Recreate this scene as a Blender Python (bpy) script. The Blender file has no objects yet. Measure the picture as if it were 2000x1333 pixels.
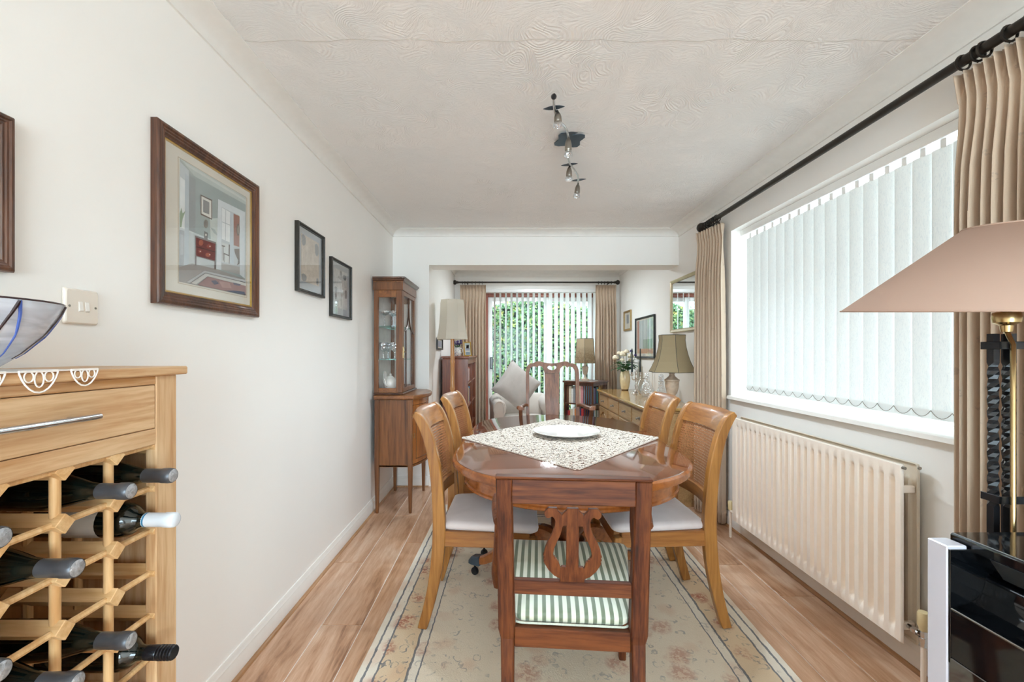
import bpy, bmesh, math, random
from mathutils import Vector, Matrix
from mathutils.geometry import tessellate_polygon

random.seed(7)
PI = math.pi
scene = bpy.context.scene
COL = scene.collection

# ------------------------------------------------------------------ camera
F, PX, PY, EYE = 850.0, 985.0, 690.0, 1.25      # focal length and principal point in a 2000x1333 frame
cam_d = bpy.data.cameras.new('camera')
cam = bpy.data.objects.new('camera', cam_d)
COL.objects.link(cam)
cam.location = (0, 0, EYE)
cam.rotation_euler = (PI / 2, 0, 0)
cam_d.sensor_width = 36
cam_d.lens = F / 2000 * 36
cam_d.shift_x = (1000 - PX) / 2000
cam_d.shift_y = (PY - 666.5) / 2000
cam_d.clip_start = 0.02
scene.camera = cam

# ------------------------------------------------------------------ world, lights, exposure
world = bpy.data.worlds.new('overcast_sky')
scene.world = world
world.use_nodes = True
bg = world.node_tree.nodes['Background']
bg.inputs[0].default_value = (0.77, 0.885, 1.0, 1)
bg.inputs[1].default_value = 5.6


def area(name, loc, rot, sx, sy, power, color):
    l = bpy.data.lights.new(name, 'AREA')
    l.shape = 'RECTANGLE'
    l.size, l.size_y, l.energy, l.color = sx, sy, power, color
    o = bpy.data.objects.new(name, l)
    COL.objects.link(o)
    o.location, o.rotation_euler = loc, rot
    return o


# daylight: the overcast sky comes in through the three windows (portals only guide the sampling);
# the rear window and its lamp, unseen behind the viewer, are added for brightness
REAR_TINT = (0.71, 0.87, 1.0)
area('added_rear_lamp', (0.30, -3.56, 1.30), (PI / 2, 0, 0), 2.3, 1.95, 124, REAR_TINT)
for nm, loc, rot, sx, sy in (('patio_door_portal', (0.53, 6.46, 1.05), (-PI / 2, 0, 0), 1.6, 2.1),
                             ('side_window_portal', (1.96, 2.18, 1.54), (0, PI / 2, 0), 1.2, 1.9)):
    area(nm, loc, rot, sx, sy, 10, (1, 1, 1)).data.cycles.is_portal = True

vs = scene.view_settings
vs.view_transform = 'Standard'
vs.look = 'None'
vs.gamma = 1.0
vs.use_curve_mapping = False
vs.exposure = 0.28
scene.cycles.use_denoising = True
scene.cycles.use_adaptive_sampling = True
scene.cycles.adaptive_threshold = 0.08
scene.cycles.adaptive_min_samples = 20
scene.cycles.use_light_tree = True
scene.cycles.max_bounces = 9
scene.cycles.diffuse_bounces = 7
scene.cycles.glossy_bounces = 4
scene.cycles.transmission_bounces = 4
scene.cycles.transparent_max_bounces = 14
scene.cycles.caustics_reflective = False
scene.cycles.caustics_refractive = False
scene.cycles.sample_clamp_indirect = 6.0


# ------------------------------------------------------------------ helpers
def lin(h):
    h = h.lstrip('#')
    out = []
    for i in (0, 2, 4):
        c = int(h[i:i + 2], 16) / 255
        out.append(c / 12.92 if c <= 0.04045 else ((c + 0.055) / 1.055) ** 2.4)
    return tuple(out) + (1.0,)


def at(x, y, d):
    return Vector(((x - PX) / F * d, d, EYE - (y - PY) / F * d))


def lerp(a, b, t):
    return a + (b - a) * t


def sstep(a, b, x):
    t = max(0.0, min(1.0, (x - a) / (b - a)))
    return t * t * (3 - 2 * t)


def catmull(pts, n=6):
    P = [Vector(p) for p in pts]
    out = []
    for i in range(len(P) - 1):
        p0 = P[max(i - 1, 0)]; p1 = P[i]; p2 = P[i + 1]; p3 = P[min(i + 2, len(P) - 1)]
        for k in range(n):
            t = k / n
            out.append(0.5 * ((2 * p1) + (p2 - p0) * t + (2 * p0 - 5 * p1 + 4 * p2 - p3) * t * t
                              + (3 * p1 - p0 - 3 * p2 + p3) * t ** 3))
    out.append(P[-1])
    return out


def wmat(o):
    m = o.matrix_parent_inverse @ o.matrix_basis if o.parent else o.matrix_basis.copy()
    return wmat(o.parent) @ m if o.parent else m


class MB:
    def __init__(s):
        s.v, s.f, s.mi = [], [], []

    def add(s, vs_, fs, mi=0, M=None):
        b = len(s.v)
        for p in vs_:
            p = Vector(p)
            s.v.append(M @ p if M else p)
        for f in fs:
            s.f.append(tuple(b + i for i in f)); s.mi.append(mi)
        return s

    def box(s, x0, x1, y0, y1, z0, z1, mi=0, M=None):
        v = [(x, y, z) for x in (x0, x1) for y in (y0, y1) for z in (z0, z1)]
        f = [(0, 1, 3, 2), (4, 6, 7, 5), (0, 4, 5, 1), (2, 3, 7, 6), (0, 2, 6, 4), (1, 5, 7, 3)]
        return s.add(v, f, mi, M)

    def loft(s, loops, mi=0, cap0=True, cap1=True, M=None, closed=True):
        n = len(loops[0]); v = [p for l in loops for p in l]; f = []
        for k in range(len(loops) - 1):
            for i in range(n if closed else n - 1):
                j = (i + 1) % n
                f.append((k * n + i, k * n + j, (k + 1) * n + j, (k + 1) * n + i))
        if cap0: f.append(tuple(range(n - 1, -1, -1)))
        if cap1: f.append(tuple((len(loops) - 1) * n + i for i in range(n)))
        return s.add(v, f, mi, M)

    def tube(s, pts, r, n=8, mi=0, caps=True, closed=False, M=None):
        P = [Vector(p) for p in pts]
        m = len(P)
        R = r if isinstance(r, (list, tuple)) else [r] * m
        T = []
        for i in range(m):
            if closed:
                t = P[(i + 1) % m] - P[i - 1]
            else:
                t = P[min(i + 1, m - 1)] - P[max(i - 1, 0)]
            T.append(t.normalized() if t.length > 1e-9 else Vector((0, 0, 1)))
        up = Vector((0, 0, 1)) if abs(T[0].z) < 0.9 else Vector((1, 0, 0))
        nrm = (up - T[0] * up.dot(T[0])).normalized()
        loops = []
        for i in range(m):
            nrm = nrm - T[i] * nrm.dot(T[i])
            nrm = nrm.normalized() if nrm.length > 1e-6 else T[i].orthogonal().normalized()
            bn = T[i].cross(nrm)
            loops.append([P[i] + (nrm * math.cos(2 * PI * k / n) + bn * math.sin(2 * PI * k / n)) * R[i] for k in range(n)])
        if closed:
            loops.append(loops[0])
            return s.loft(loops, mi, False, False, M)
        return s.loft(loops, mi, caps, caps, M)

    def cyl(s, p0, p1, r0, r1=None, n=12, mi=0, M=None):
        return s.tube([p0, p1], [r0, r0 if r1 is None else r1], n, mi, True, False, M)

    def lathe(s, prof, n=24, c=(0, 0, 0), mi=0, axis='z', M=None, cap0=True, cap1=True, rot=0.0):
        c = Vector(c); loops = []
        for r, h in prof:
            l = []
            for k in range(n):
                a = 2 * PI * k / n + rot
                x, y = r * math.cos(a), r * math.sin(a)
                p = {'z': (x, y, h), 'x': (h, x, y), 'y': (y, h, x)}[axis]
                l.append(c + Vector(p))
            loops.append(l)
        return s.loft(loops, mi, cap0 and prof[0][0] > 1e-5, cap1 and prof[-1][0] > 1e-5, M)

    def plate(s, outer, holes, fn, t0, t1, mi=0, M=None):
        """outline in 2-D with holes, given thickness between t0 and t1; fn(a, b, t) -> point"""
        rings = [outer] + list(holes)
        tris = tessellate_polygon([[Vector((a, b, 0)) for a, b in r] for r in rings])
        flat = [p for r in rings for p in r]
        n = len(flat)
        v = [fn(a, b, t0) for a, b in flat] + [fn(a, b, t1) for a, b in flat]
        f = [tuple(t) for t in tris] + [tuple(i + n for i in reversed(t)) for t in tris]
        o = 0
        for r in rings:
            m = len(r)
            for i in range(m):
                j = (i + 1) % m
                f.append((o + i, o + j, n + o + j, n + o + i))
            o += m
        return s.add(v, f, mi, M)

    def grid(s, fn, nu, nv, mi=0, M=None):
        v = [fn(i / nu, j / nv) for j in range(nv + 1) for i in range(nu + 1)]
        f = [(j * (nu + 1) + i, j * (nu + 1) + i + 1, (j + 1) * (nu + 1) + i + 1, (j + 1) * (nu + 1) + i)
             for j in range(nv) for i in range(nu)]
        return s.add(v, f, mi, M)

    def ball(s, c, r, nu=10, nv=6, mi=0, sc=(1, 1, 1), M=None):
        c = Vector(c); prof = []
        loops = []
        for j in range(1, nv):
            a = PI * j / nv
            loops.append([c + Vector((r * sc[0] * math.sin(a) * math.cos(2 * PI * k / nu),
                                      r * sc[1] * math.sin(a) * math.sin(2 * PI * k / nu),
                                      -r * sc[2] * math.cos(a))) for k in range(nu)])
        return s.loft(loops, mi, True, True, M)

    def build(s, name, mats, parent=None, smooth=None, bev=0, world=False, seg=1, recalc=True):
        me = bpy.data.meshes.new(name)
        me.from_pydata([tuple(p) for p in s.v], [], s.f)
        if recalc:
            b = bmesh.new(); b.from_mesh(me)
            bmesh.ops.recalc_face_normals(b, faces=b.faces)
            b.to_mesh(me); b.free()
        if not isinstance(mats, (list, tuple)): mats = [mats]
        for m in mats: me.materials.append(m)
        if len(mats) > 1:
            me.polygons.foreach_set('material_index', s.mi)
        if smooth is not None:
            me.polygons.foreach_set('use_smooth', [True] * len(me.polygons))
            me.set_sharp_from_angle(angle=math.radians(smooth))
        me.update()
        o = bpy.data.objects.new(name, me)
        COL.objects.link(o)
        if bev:
            m = o.modifiers.new('bevel', 'BEVEL')
            m.width, m.segments, m.limit_method, m.angle_limit = bev, seg, 'ANGLE', math.radians(40)
        if parent:
            o.parent = parent
            if world:
                o.matrix_parent_inverse = wmat(parent).inverted()
        return o


def tag(o, label=None, cat=None, group=None, kind=None):
    if label: o['label'] = label
    if cat: o['category'] = cat
    if group: o['group'] = group
    if kind: o['kind'] = kind
    return o


def thing(name, label, cat, loc=(0, 0, 0), rotz=0, group=None, kind=None):
    o = bpy.data.objects.new(name, None)
    o.empty_display_size = 0.05
    COL.objects.link(o)
    o.location = loc; o.rotation_euler = (0, 0, rotz)
    return tag(o, label, cat, group, kind)


def dup(root, loc, rotz, label):
    def rec(o, par):
        c = o.copy(); COL.objects.link(c); c.parent = par
        for ch in o.children: rec(ch, c)
        return c
    r = rec(root, None)
    r.location = loc; r.rotation_euler = (0, 0, rotz); r['label'] = label
    return r


def struct(o):
    o['kind'] = 'structure'
    return o


# ------------------------------------------------------------------ materials
class NT:
    def __init__(s, name):
        s.m = bpy.data.materials.new(name); s.m.use_nodes = True
        s.t = s.m.node_tree
        s.p = s.t.nodes['Principled BSDF']
        s.out = s.t.nodes['Material Output']

    def n(s, typ, props=None, **ins):
        k = s.t.nodes.new(typ)
        for a, b in (props or {}).items(): setattr(k, a, b)
        for a, b in ins.items():
            key = int(a[1:]) if a[0] == 'i' and a[1:].isdigit() else a.replace('_', ' ')
            s.set(k.inputs[key], b)
        return k

    def set(s, inp, b):
        if hasattr(b, 'links'): s.t.links.new(b, inp)
        elif hasattr(b, 'outputs'): s.t.links.new(b.outputs[0], inp)
        else: inp.default_value = b

    def math(s, op, a, b=0.0, c=0.0):
        return s.n('ShaderNodeMath', {'operation': op}, i0=a, i1=b, i2=c)

    def ramp(s, fac, stops, interp='LINEAR'):
        k = s.n('ShaderNodeValToRGB', i0=fac)
        r = k.color_ramp; r.interpolation = interp
        while len(r.elements) < len(stops): r.elements.new(0.5)
        for e, (p, c) in zip(r.elements, stops): e.position = p; e.color = c
        return k

    def mix(s, fac, a, b, blend='MIX'):
        k = s.t.nodes.new('ShaderNodeMix'); k.data_type = 'RGBA'; k.blend_type = blend
        s.set(k.inputs[0], fac); s.set(k.inputs[6], a); s.set(k.inputs[7], b)
        return k.outputs[2]

    def coord(s, scale=(1, 1, 1), rnd=False):
        tc = s.n('ShaderNodeTexCoord').outputs['Object']
        mp = s.n('ShaderNodeMapping', Vector=tc, Scale=scale)
        if rnd:
            oi = s.n('ShaderNodeObjectInfo').outputs['Random']
            cx = s.n('ShaderNodeCombineXYZ', X=s.math('MULTIPLY', oi, 37.0), Y=s.math('MULTIPLY', oi, 91.0), Z=s.math('MULTIPLY', oi, 13.0))
            s.set(mp.inputs['Location'], cx)
        return mp.outputs[0]

    def noise(s, vec, scale, detail=4, rough=0.55, dist=0.0):
        return s.n('ShaderNodeTexNoise', Vector=vec, Scale=scale, Detail=detail, Roughness=rough, Distortion=dist)

    def bump(s, h, strength=0.2, dist=0.01):
        b = s.n('ShaderNodeBump', Height=h, Strength=strength, Distance=dist)
        s.set(s.p.inputs['Normal'], b.outputs[0])

    def fin(s, color=None, rough=None, metal=None, coat=None, spec=None, ior=None, sheen=None, trans=None):
        P = s.p.inputs
        if color is not None: s.set(P['Base Color'], color)
        if rough is not None: s.set(P['Roughness'], rough)
        if metal is not None: s.set(P['Metallic'], metal)
        if coat is not None: s.set(P['Coat Weight'], coat); P['Coat Roughness'].default_value = 0.06
        if spec is not None: s.set(P['Specular IOR Level'], spec)
        if ior is not None: s.set(P['IOR'], ior)
        if sheen is not None: P['Sheen Weight'].default_value = sheen
        if trans is not None: P['Transmission Weight'].default_value = trans
        return s.m


def plain(name, c, rough=0.5, var=0.06, scale=20, bump=0.0, **kw):
    t = NT(name)
    c = lin(c) if isinstance(c, str) else c
    nz = t.noise(t.coord(), scale, 3)
    d = tuple(x * (1 - var) for x in c[:3]) + (1,)
    e = tuple(min(1, x * (1 + var)) for x in c[:3]) + (1,)
    col = t.ramp(nz, [(0.3, d), (0.7, e)])
    if bump: t.bump(nz, bump, 0.004)
    return t.fin(col, rough, **kw)


def wood(name, dark, light, axis=2, scale=9.0, rough=0.35, coat=0.2, rnd=True, stretch=0.07, bump=0.05, deep=None):
    t = NT(name)
    sc = [1.0, 1.0, 1.0]; sc[axis] = stretch
    v = t.coord(tuple(sc), rnd)
    a = t.noise(v, scale, 5, 0.6, 1.2)
    b = t.noise(v, scale * 9, 3, 0.6, 0.3)
    f = t.math('MULTIPLY_ADD', b, 0.45, t.math('MULTIPLY', a, 0.60))
    stops = [(0.43, lin(dark)), (0.62, lin(light))]
    if deep: stops = [(0.35, lin(deep))] + stops
    col = t.ramp(f, stops)
    if bump: t.bump(f, bump, 0.003)
    return t.fin(col, rough, coat=coat)


def fabric(name, c1, c2, scale=260, rough=0.95, sheen=0.2, bump=0.25, big=6):
    t = NT(name)
    v = t.coord()
    a = t.noise(v, big, 3)
    w = t.noise(v, scale, 2)
    col = t.mix(a, lin(c1), lin(c2))
    t.bump(w, bump, 0.002)
    return t.fin(col, rough, sheen=sheen, spec=0.2)


def thin_glass(name, tint=(1, 1, 1, 1), refl=0.08, rough=0.02, fr=0.6):
    t = NT(name)
    tr = t.n('ShaderNodeBsdfTransparent', Color=tint)
    gl = t.n('ShaderNodeBsdfGlossy', Color=(1, 1, 1, 1), Roughness=rough)
    lw = t.n('ShaderNodeLayerWeight', Blend=0.25)
    f = t.math('MULTIPLY_ADD', lw.outputs['Fresnel'], fr, refl * 0.5)
    mx = t.n('ShaderNodeMixShader', i0=f, i1=tr, i2=gl)
    t.set(t.out.inputs['Surface'], mx)
    return t.m


def translucent(name, c, amount=0.5, rough=0.9, weave=300, bump=0.1, pat=None):
    t = NT(name)
    v = t.coord()
    w = t.noise(v, weave, 2)
    t.bump(w, bump, 0.002)
    c = lin(c)
    t.fin(c, rough, spec=0.1)
    tl = t.n('ShaderNodeBsdfTranslucent', Color=c)
    mx = t.n('ShaderNodeMixShader', i0=amount, i1=t.p.outputs[0], i2=tl)
    t.set(t.out.inputs['Surface'], mx)
    return t.m


M = {}
# painted surfaces
t = NT('wall_paint'); nz = t.noise(t.coord(), 90, 3); big = t.noise(t.coord(), 1.3, 2)
t.bump(nz, 0.05, 0.002)
M['wall'] = t.fin(t.ramp(big, [(0.3, lin('#f3f0ec')), (0.7, lin('#f6f4f0'))]), 0.55, spec=0.35)
M['white'] = plain('white_gloss_paint', '#eeeae4', 0.3, 0.02)
M['cove'] = plain('coving_paint', '#ebe8e3', 0.6, 0.02)
M['upvc'] = plain('white_plastic', '#f0f0ee', 0.25, 0.01)
# swirled plaster ceiling
t = NT('swirled_plaster')
v = t.coord()
warp = t.noise(v, 2.2, 2, 0.5)
vec = t.n('ShaderNodeVectorMath', {'operation': 'ADD'}, i0=v, i1=t.n('ShaderNodeVectorMath', {'operation': 'SCALE'}, i0=warp.outputs['Color'], Scale=0.9).outputs[0]).outputs[0]
vo = t.n('ShaderNodeTexVoronoi', {'feature': 'F1'}, Vector=vec, Scale=4.5)
sw = t.n('ShaderNodeMath', {'operation': 'SINE'}, i0=t.math('MULTIPLY', vo.outputs['Distance'], 95.0))
st = t.noise(t.n('ShaderNodeMapping', Vector=vec, Scale=(1.0, 6.0, 1.0)).outputs[0], 14, 5, 0.7, 2.0)
mask = t.ramp(t.noise(v, 2.8, 3), [(0.44, (0, 0, 0, 1)), (0.66, (1, 1, 1, 1))])
h = t.math('MULTIPLY_ADD', t.math('MULTIPLY', sw, mask), 0.20, t.math('MULTIPLY', st, 0.9))
t.bump(h, 0.65, 0.009)
M['ceiling'] = t.fin(lin('#f5f2ef'), 0.7, spec=0.2)
# floor boards
t = NT('oak_laminate')
v = t.coord((1, 0.10, 1), True)
a = t.noise(v, 7.5, 6, 0.62, 1.6)
b = t.noise(v, 75, 3, 0.6, 0.4)
f = t.math('MULTIPLY_ADD', b, 0.28, t.math('MULTIPLY', a, 0.75))
col = t.ramp(f, [(0.34, lin('#85593a')), (0.45, lin('#bd9170')), (0.55, lin('#d0a88a')), (0.66, lin('#e0c2a8'))])
kn = t.n('ShaderNodeTexVoronoi', {'feature': 'F1'}, Vector=t.coord((3.2, 0.9, 1), True), Scale=1.0)
kr = t.ramp(t.math('ADD', kn.outputs['Distance'], t.math('MULTIPLY', a, 0.10)), [(0.08, (1, 1, 1, 1)), (0.24, (0, 0, 0, 1))])
col2 = t.mix(t.math('MULTIPLY', kr, 0.6), col.outputs[0], lin('#7a5233'))
rn = t.n('ShaderNodeObjectInfo').outputs['Random']
col3 = t.mix(t.math('MULTIPLY', rn, 0.25), col2, lin('#b98f6c'))
t.bump(b, 0.04, 0.002)
M['plank'] = t.fin(col3, 0.30, coat=0.12)
M['joint'] = plain('board_joint_glint', '#fbf4ec', 0.35, 0.03)  # pale base colour stands in for light glinting off the board bevels
M['bead'] = wood('floor_beading_wood', '#a87c56', '#c59a72', 1, 12, 0.4)

M['mahog'] = wood('mahogany', '#48200f', '#74401f', 2, 11, 0.48, 0.0, deep='#270f07')
M['mahogx'] = wood('mahogany_rail', '#48200f', '#74401f', 0, 11, 0.48, 0.0, deep='#270f07')
M['gold'] = wood('honey_beech', '#8c5a28', '#b27c3e', 2, 8, 0.34, 0.2, deep='#6d4018')
M['goldx'] = wood('honey_beech_rail', '#7f4d25', '#a46d38', 0, 8, 0.34, 0.2, deep='#603716')
M['goldy'] = wood('honey_beech_side_rail', '#7f4d25', '#a46d38', 1, 8, 0.34, 0.2, deep='#603716')
M['mahogy'] = wood('mahogany_side_rail', '#48200f', '#74401f', 1, 11, 0.48, 0.0, deep='#270f07')
M['cane'] = plain('woven_cane', '#a26b42', 0.55, 0.15, 60)
M['table'] = wood('polished_table_mahogany', '#5a2a15', '#7c4224', 1, 7, 0.15, 0.8, bump=0.0, deep='#5f2d15')
M['table'].node_tree.nodes['Principled BSDF'].inputs['Coat IOR'].default_value = 2.2
M['table'].node_tree.nodes['Principled BSDF'].inputs['Coat Weight'].default_value = 1.0
M['tedge'] = wood('table_edge_mahogany', '#83481f', '#a3602d', 1, 5, 0.24, 0.5, stretch=0.35)
M['mahog'].node_tree.nodes['Principled BSDF'].inputs['Specular IOR Level'].default_value = 0.3
M['mahogx'].node_tree.nodes['Principled BSDF'].inputs['Specular IOR Level'].default_value = 0.3
M['ped'] = wood('dark_pedestal_mahogany', '#4f2818', '#7a4526', 2, 10, 0.3, 0.3)
M['oak'] = wood('pale_oak', '#bd9063', '#d9b78e', 1, 10, 0.45, 0.05, deep='#b28049')
M['oakz'] = wood('pale_oak_upright', '#bd9063', '#d9b78e', 2, 10, 0.45, 0.05, deep='#b28049')
M['pine'] = wood('pine_rack', '#cf9f68', '#e6c08d', 0, 10, 0.5, 0.0)
M['pinez'] = wood('pine_dowel', '#cf9f68', '#e6c08d', 2, 12, 0.5, 0.0)
M['rackback'] = wood('rack_back_panel', '#8f6030', '#a97a44', 2, 6, 0.6, 0.0)
M['cab'] = wood('cabinet_mahogany', '#5f371b', '#85532c', 2, 6, 0.38, 0.12, deep='#46250f')
M['cabx'] = wood('cabinet_mahogany_rail', '#6f4122', '#966034', 1, 8, 0.34, 0.2)
M['cabd'] = wood('cabinet_dark_moulding', '#3f2314', '#5d3720', 1, 10, 0.3, 0.3)
M['side'] = wood('honey_oak_sideboard', '#a17c50', '#bf9a6c', 1, 9, 0.33, 0.3)
M['sidetop'] = wood('honey_oak_top', '#a9803f', '#c9a163', 1, 7, 0.15, 0.6, bump=0.0)
M['bookwood'] = wood('reddish_bookcase_wood', '#6b331c', '#8f4d2b', 2, 7, 0.3, 0.3)
M['revwood'] = wood('dark_revolving_case_wood', '#45271c', '#683f2c', 2, 9, 0.35, 0.25)
M['anne'] = wood('walnut_armchair_wood', '#6b3f28', '#8f5d3f', 2, 9, 0.42, 0.08, deep='#4e2b1a')
M['bamboo'] = wood('turned_pale_wood', '#b57a44', '#d4a06a', 2, 10, 0.35, 0.3)
M['reddoor'] = wood('red_brown_door_frame', '#7c3f2c', '#9a5540', 2, 8, 0.45, 0.05)
M['frame'] = wood('dark_picture_moulding', '#3d2115', '#67402a', 2, 14, 0.3, 0.4)

M['gilt'] = plain('gilt', '#c9a03f', 0.3, 0.12, 40, metal=1.0)
M['brass'] = plain('brass', '#bfa677', 0.22, 0.05, metal=1.0)
M['chrome'] = plain('chrome', '#d8dadd', 0.12, 0.02, metal=1.0)
M['nickel'] = plain('brushed_nickel', '#9b958c', 0.32, 0.05, metal=1.0)
M['silver'] = plain('silver_plate', '#cfc8c0', 0.16, 0.05, metal=1.0)
M['iron'] = plain('black_iron', '#17181c', 0.35, 0.2)
M['pole'] = plain('dark_bronze_pole', '#3a3530', 0.35, 0.12, metal=0.6)
M['slate'] = plain('slate_blue_metal', '#43525f', 0.35, 0.08, metal=0.3)
M['black'] = plain('black_plastic', '#14151a', 0.3, 0.1)
M['blackgloss'] = plain('black_gloss', '#0d0f12', 0.06, 0.1, coat=0.6)
M['stoveglass'] = plain('dark_mirror_glass', '#12171a', 0.04, 0.05, ior=3.2)
M['stovewhite'] = plain('white_enamel', '#cfd0db', 0.22, 0.01)
M['rad'] = plain('cream_radiator_enamel', '#fcefe1', 0.35, 0.015)
M['radgrey'] = plain('radiator_rear_enamel', '#d9cdbb', 0.4, 0.02)
M['valve'] = plain('yellowed_plastic', '#e6d3a4', 0.4, 0.05)
M['switch'] = plain('ivory_switch_plastic', '#e6dcd0', 0.22, 0.01)
M['glass'] = thin_glass('clear_glass', (1, 1, 1, 1), 0.03, 0.02, fr=0.18)
M['pane'] = thin_glass('window_glass', (0.97, 1, 0.99, 1), 0.01, fr=0.12)
M['picglass'] = thin_glass('picture_glass', (1, 1, 1, 1), 0.03, 0.03, fr=0.25)
M['shelfglass'] = thin_glass('green_edge_glass', (0.55, 0.82, 0.76, 1), 0.2)
t = NT('cut_crystal')
t.bump(t.n('ShaderNodeTexVoronoi', Vector=t.coord(), Scale=60.0).outputs['Distance'], 0.8, 0.01)
gl = t.n('ShaderNodeBsdfGlossy', Color=(1, 1, 1, 1), Roughness=0.08)
t.set(gl.inputs['Normal'], [n for n in t.t.nodes if n.type == 'BUMP'][0].outputs[0])
tr = t.n('ShaderNodeBsdfTransparent', Color=(0.90, 0.93, 0.96, 1))
t.set(t.out.inputs['Surface'], t.n('ShaderNodeMixShader', i0=0.42, i1=tr, i2=gl))
M['crystal'] = t.m
M['mirror'] = plain('mirror_silvering', '#eef2f2', 0.02, 0.0, metal=1.0)
M['bottle'] = plain('dark_green_bottle_glass', '#0d1512', 0.08, 0.2, 10, coat=0.5)
M['capsule'] = plain('gunmetal_capsule', '#55585e', 0.35, 0.08, 30, metal=0.4)
M['capend'] = plain('embossed_capsule_end', '#b4b6ba', 0.35, 0.25, 160, bump=0.8, metal=0.5)
M['capwhite'] = plain('white_capsule', '#dfe6ee', 0.3, 0.03)
M['capblack'] = plain('black_screw_cap', '#1a1c22', 0.25, 0.1, metal=0.3)
M['paper'] = plain('cream_label_paper', '#d9d4cb', 0.7, 0.04)
M['mat'] = plain('cream_mount_card', '#ddd8cb', 0.8, 0.02)
M['greymat'] = plain('grey_blue_mount_card', '#a3a9ae', 0.7, 0.03)
M['porcelain'] = plain('white_porcelain', '#ece9e3', 0.12, 0.02, coat=0.4)
M['vase'] = plain('cream_glazed_vase', '#e6d6ae', 0.15, 0.05, 6, coat=0.5)
M['alab'] = plain('veined_alabaster', '#cfbba6', 0.3, 0.18, 24)
M['candle'] = plain('dark_green_candle', '#2b3638', 0.4, 0.06)
M['leaf'] = plain('dark_green_leaf', '#3d6a40', 0.45, 0.25, 40)
M['rose'] = plain('cream_rose_petal', '#ecdfc4', 0.6, 0.08, 60)
M['purple'] = plain('purple_petal', '#53407a', 0.6, 0.2, 60)
M['cloth'] = plain('crochet_cotton', '#d5cbbf', 0.9, 0.12, 120)
M['lace'] = plain('white_lace_cotton', '#f1ece6', 0.9, 0.05, 90)
M['velvet'] = fabric('pinkish_grey_velvet', '#c9bcb9', '#e8dddb', 180, 0.8, 0.6, 0.15, 9)
M['sofa'] = fabric('pale_sofa_fabric', '#cdc3ba', '#d9d0c7', 200)
M['cushion'] = fabric('grey_cushion_linen', '#a79f99', '#c2bab4', 150, big=10)
M['trimcord'] = plain('dark_shade_piping', '#5b564a', 0.8, 0.05)
M['braid'] = plain('pale_green_braid', '#c9cfc0', 0.9, 0.1, 200)

# curtain cloth: beige weave with small woven motifs
t = NT('beige_curtain_cloth')
v = t.coord()
w = t.noise(v, 220, 2)
vo = t.n('ShaderNodeTexVoronoi', {'feature': 'F1'}, Vector=v, Scale=13.0)
mk = t.ramp(vo.outputs['Distance'], [(0.16, (1, 1, 1, 1)), (0.22, (0, 0, 0, 1))])
det = t.ramp(t.noise(v, 110, 2), [(0.48, (0, 0, 0, 1)), (0.56, (1, 1, 1, 1))])
col = t.mix(t.math('MULTIPLY', t.math('MULTIPLY', mk, det), 0.45), lin('#cfb9a2'), lin('#9a8a80'))
t.bump(w, 0.2, 0.002)
t.fin(col, 0.9, sheen=0.2, spec=0.15)
tl = t.n('ShaderNodeBsdfTranslucent', Color=lin('#cfb9a2'))
t.set(t.out.inputs['Surface'], t.n('ShaderNodeMixShader', i0=0.12, i1=t.p.outputs[0], i2=tl))
M['curtain'] = t.m

# blind slats: thin translucent cloth with a fine wavy weave
t = NT('blind_cloth')
v = t.n('ShaderNodeMapping', Vector=t.n('ShaderNodeTexCoord').outputs['Object'], Scale=(1, 60, 9), Rotation=(0.5, 0, 0)).outputs[0]
w = t.noise(v, 3.0, 2, 0.5, 1.0)
bc = t.mix(t.ramp(w, [(0.46, (0, 0, 0, 1)), (0.5, (1, 1, 1, 1)), (0.54, (0, 0, 0, 1))]), lin('#eef1ee'), lin('#dfe4e4'))
t.fin(bc, 0.8, spec=0.15)
tl = t.n('ShaderNodeBsdfTranslucent', Color=bc)
t.set(t.out.inputs['Surface'], t.n('ShaderNodeMixShader', i0=0.070, i1=t.p.outputs[0], i2=tl))
M['slat'] = t.m
M['slatweight'] = translucent('blind_weight_pocket', '#eef0ee', 0.12)
M['shade_pink'] = translucent('pinkish_lampshade_card', '#cdb09f', 0.22, 0.8, 400, 0.06)
M['shade_cream'] = translucent('cream_silk_lampshade', '#efe9dd', 0.40)
M['shade_tan'] = translucent('tan_silk_lampshade', '#b6a483', 0.30)

# parchment shade with brown mottling
t = NT('mottled_parchment_shade')
v = t.coord()
vo = t.n('ShaderNodeTexVoronoi', {'feature': 'DISTANCE_TO_EDGE'}, Vector=v, Scale=26.0)
ln = t.ramp(vo.outputs['Distance'], [(0.02, (1, 1, 1, 1)), (0.06, (0, 0, 0, 1))])
z = t.n('ShaderNodeSeparateXYZ', Vector=v).outputs['Z']
low = t.ramp(t.math('SUBTRACT', 1.34, z), [(0.0, (0, 0, 0, 1)), (0.16, (1, 1, 1, 1))])
c1 = t.mix(t.math('MULTIPLY', low, t.noise(v, 14, 3)), lin('#c9b697'), lin('#8f6f45'))
c2 = t.mix(t.math('MULTIPLY', ln, t.math('MULTIPLY', low, 0.7)), c1, lin('#7a5c3a'))
t.fin(c2, 0.7)
tl = t.n('ShaderNodeBsdfTranslucent', Color=c2)
t.set(t.out.inputs['Surface'], t.n('ShaderNodeMixShader', i0=0.45, i1=t.p.outputs[0], i2=tl))
M['parch'] = t.m

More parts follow.
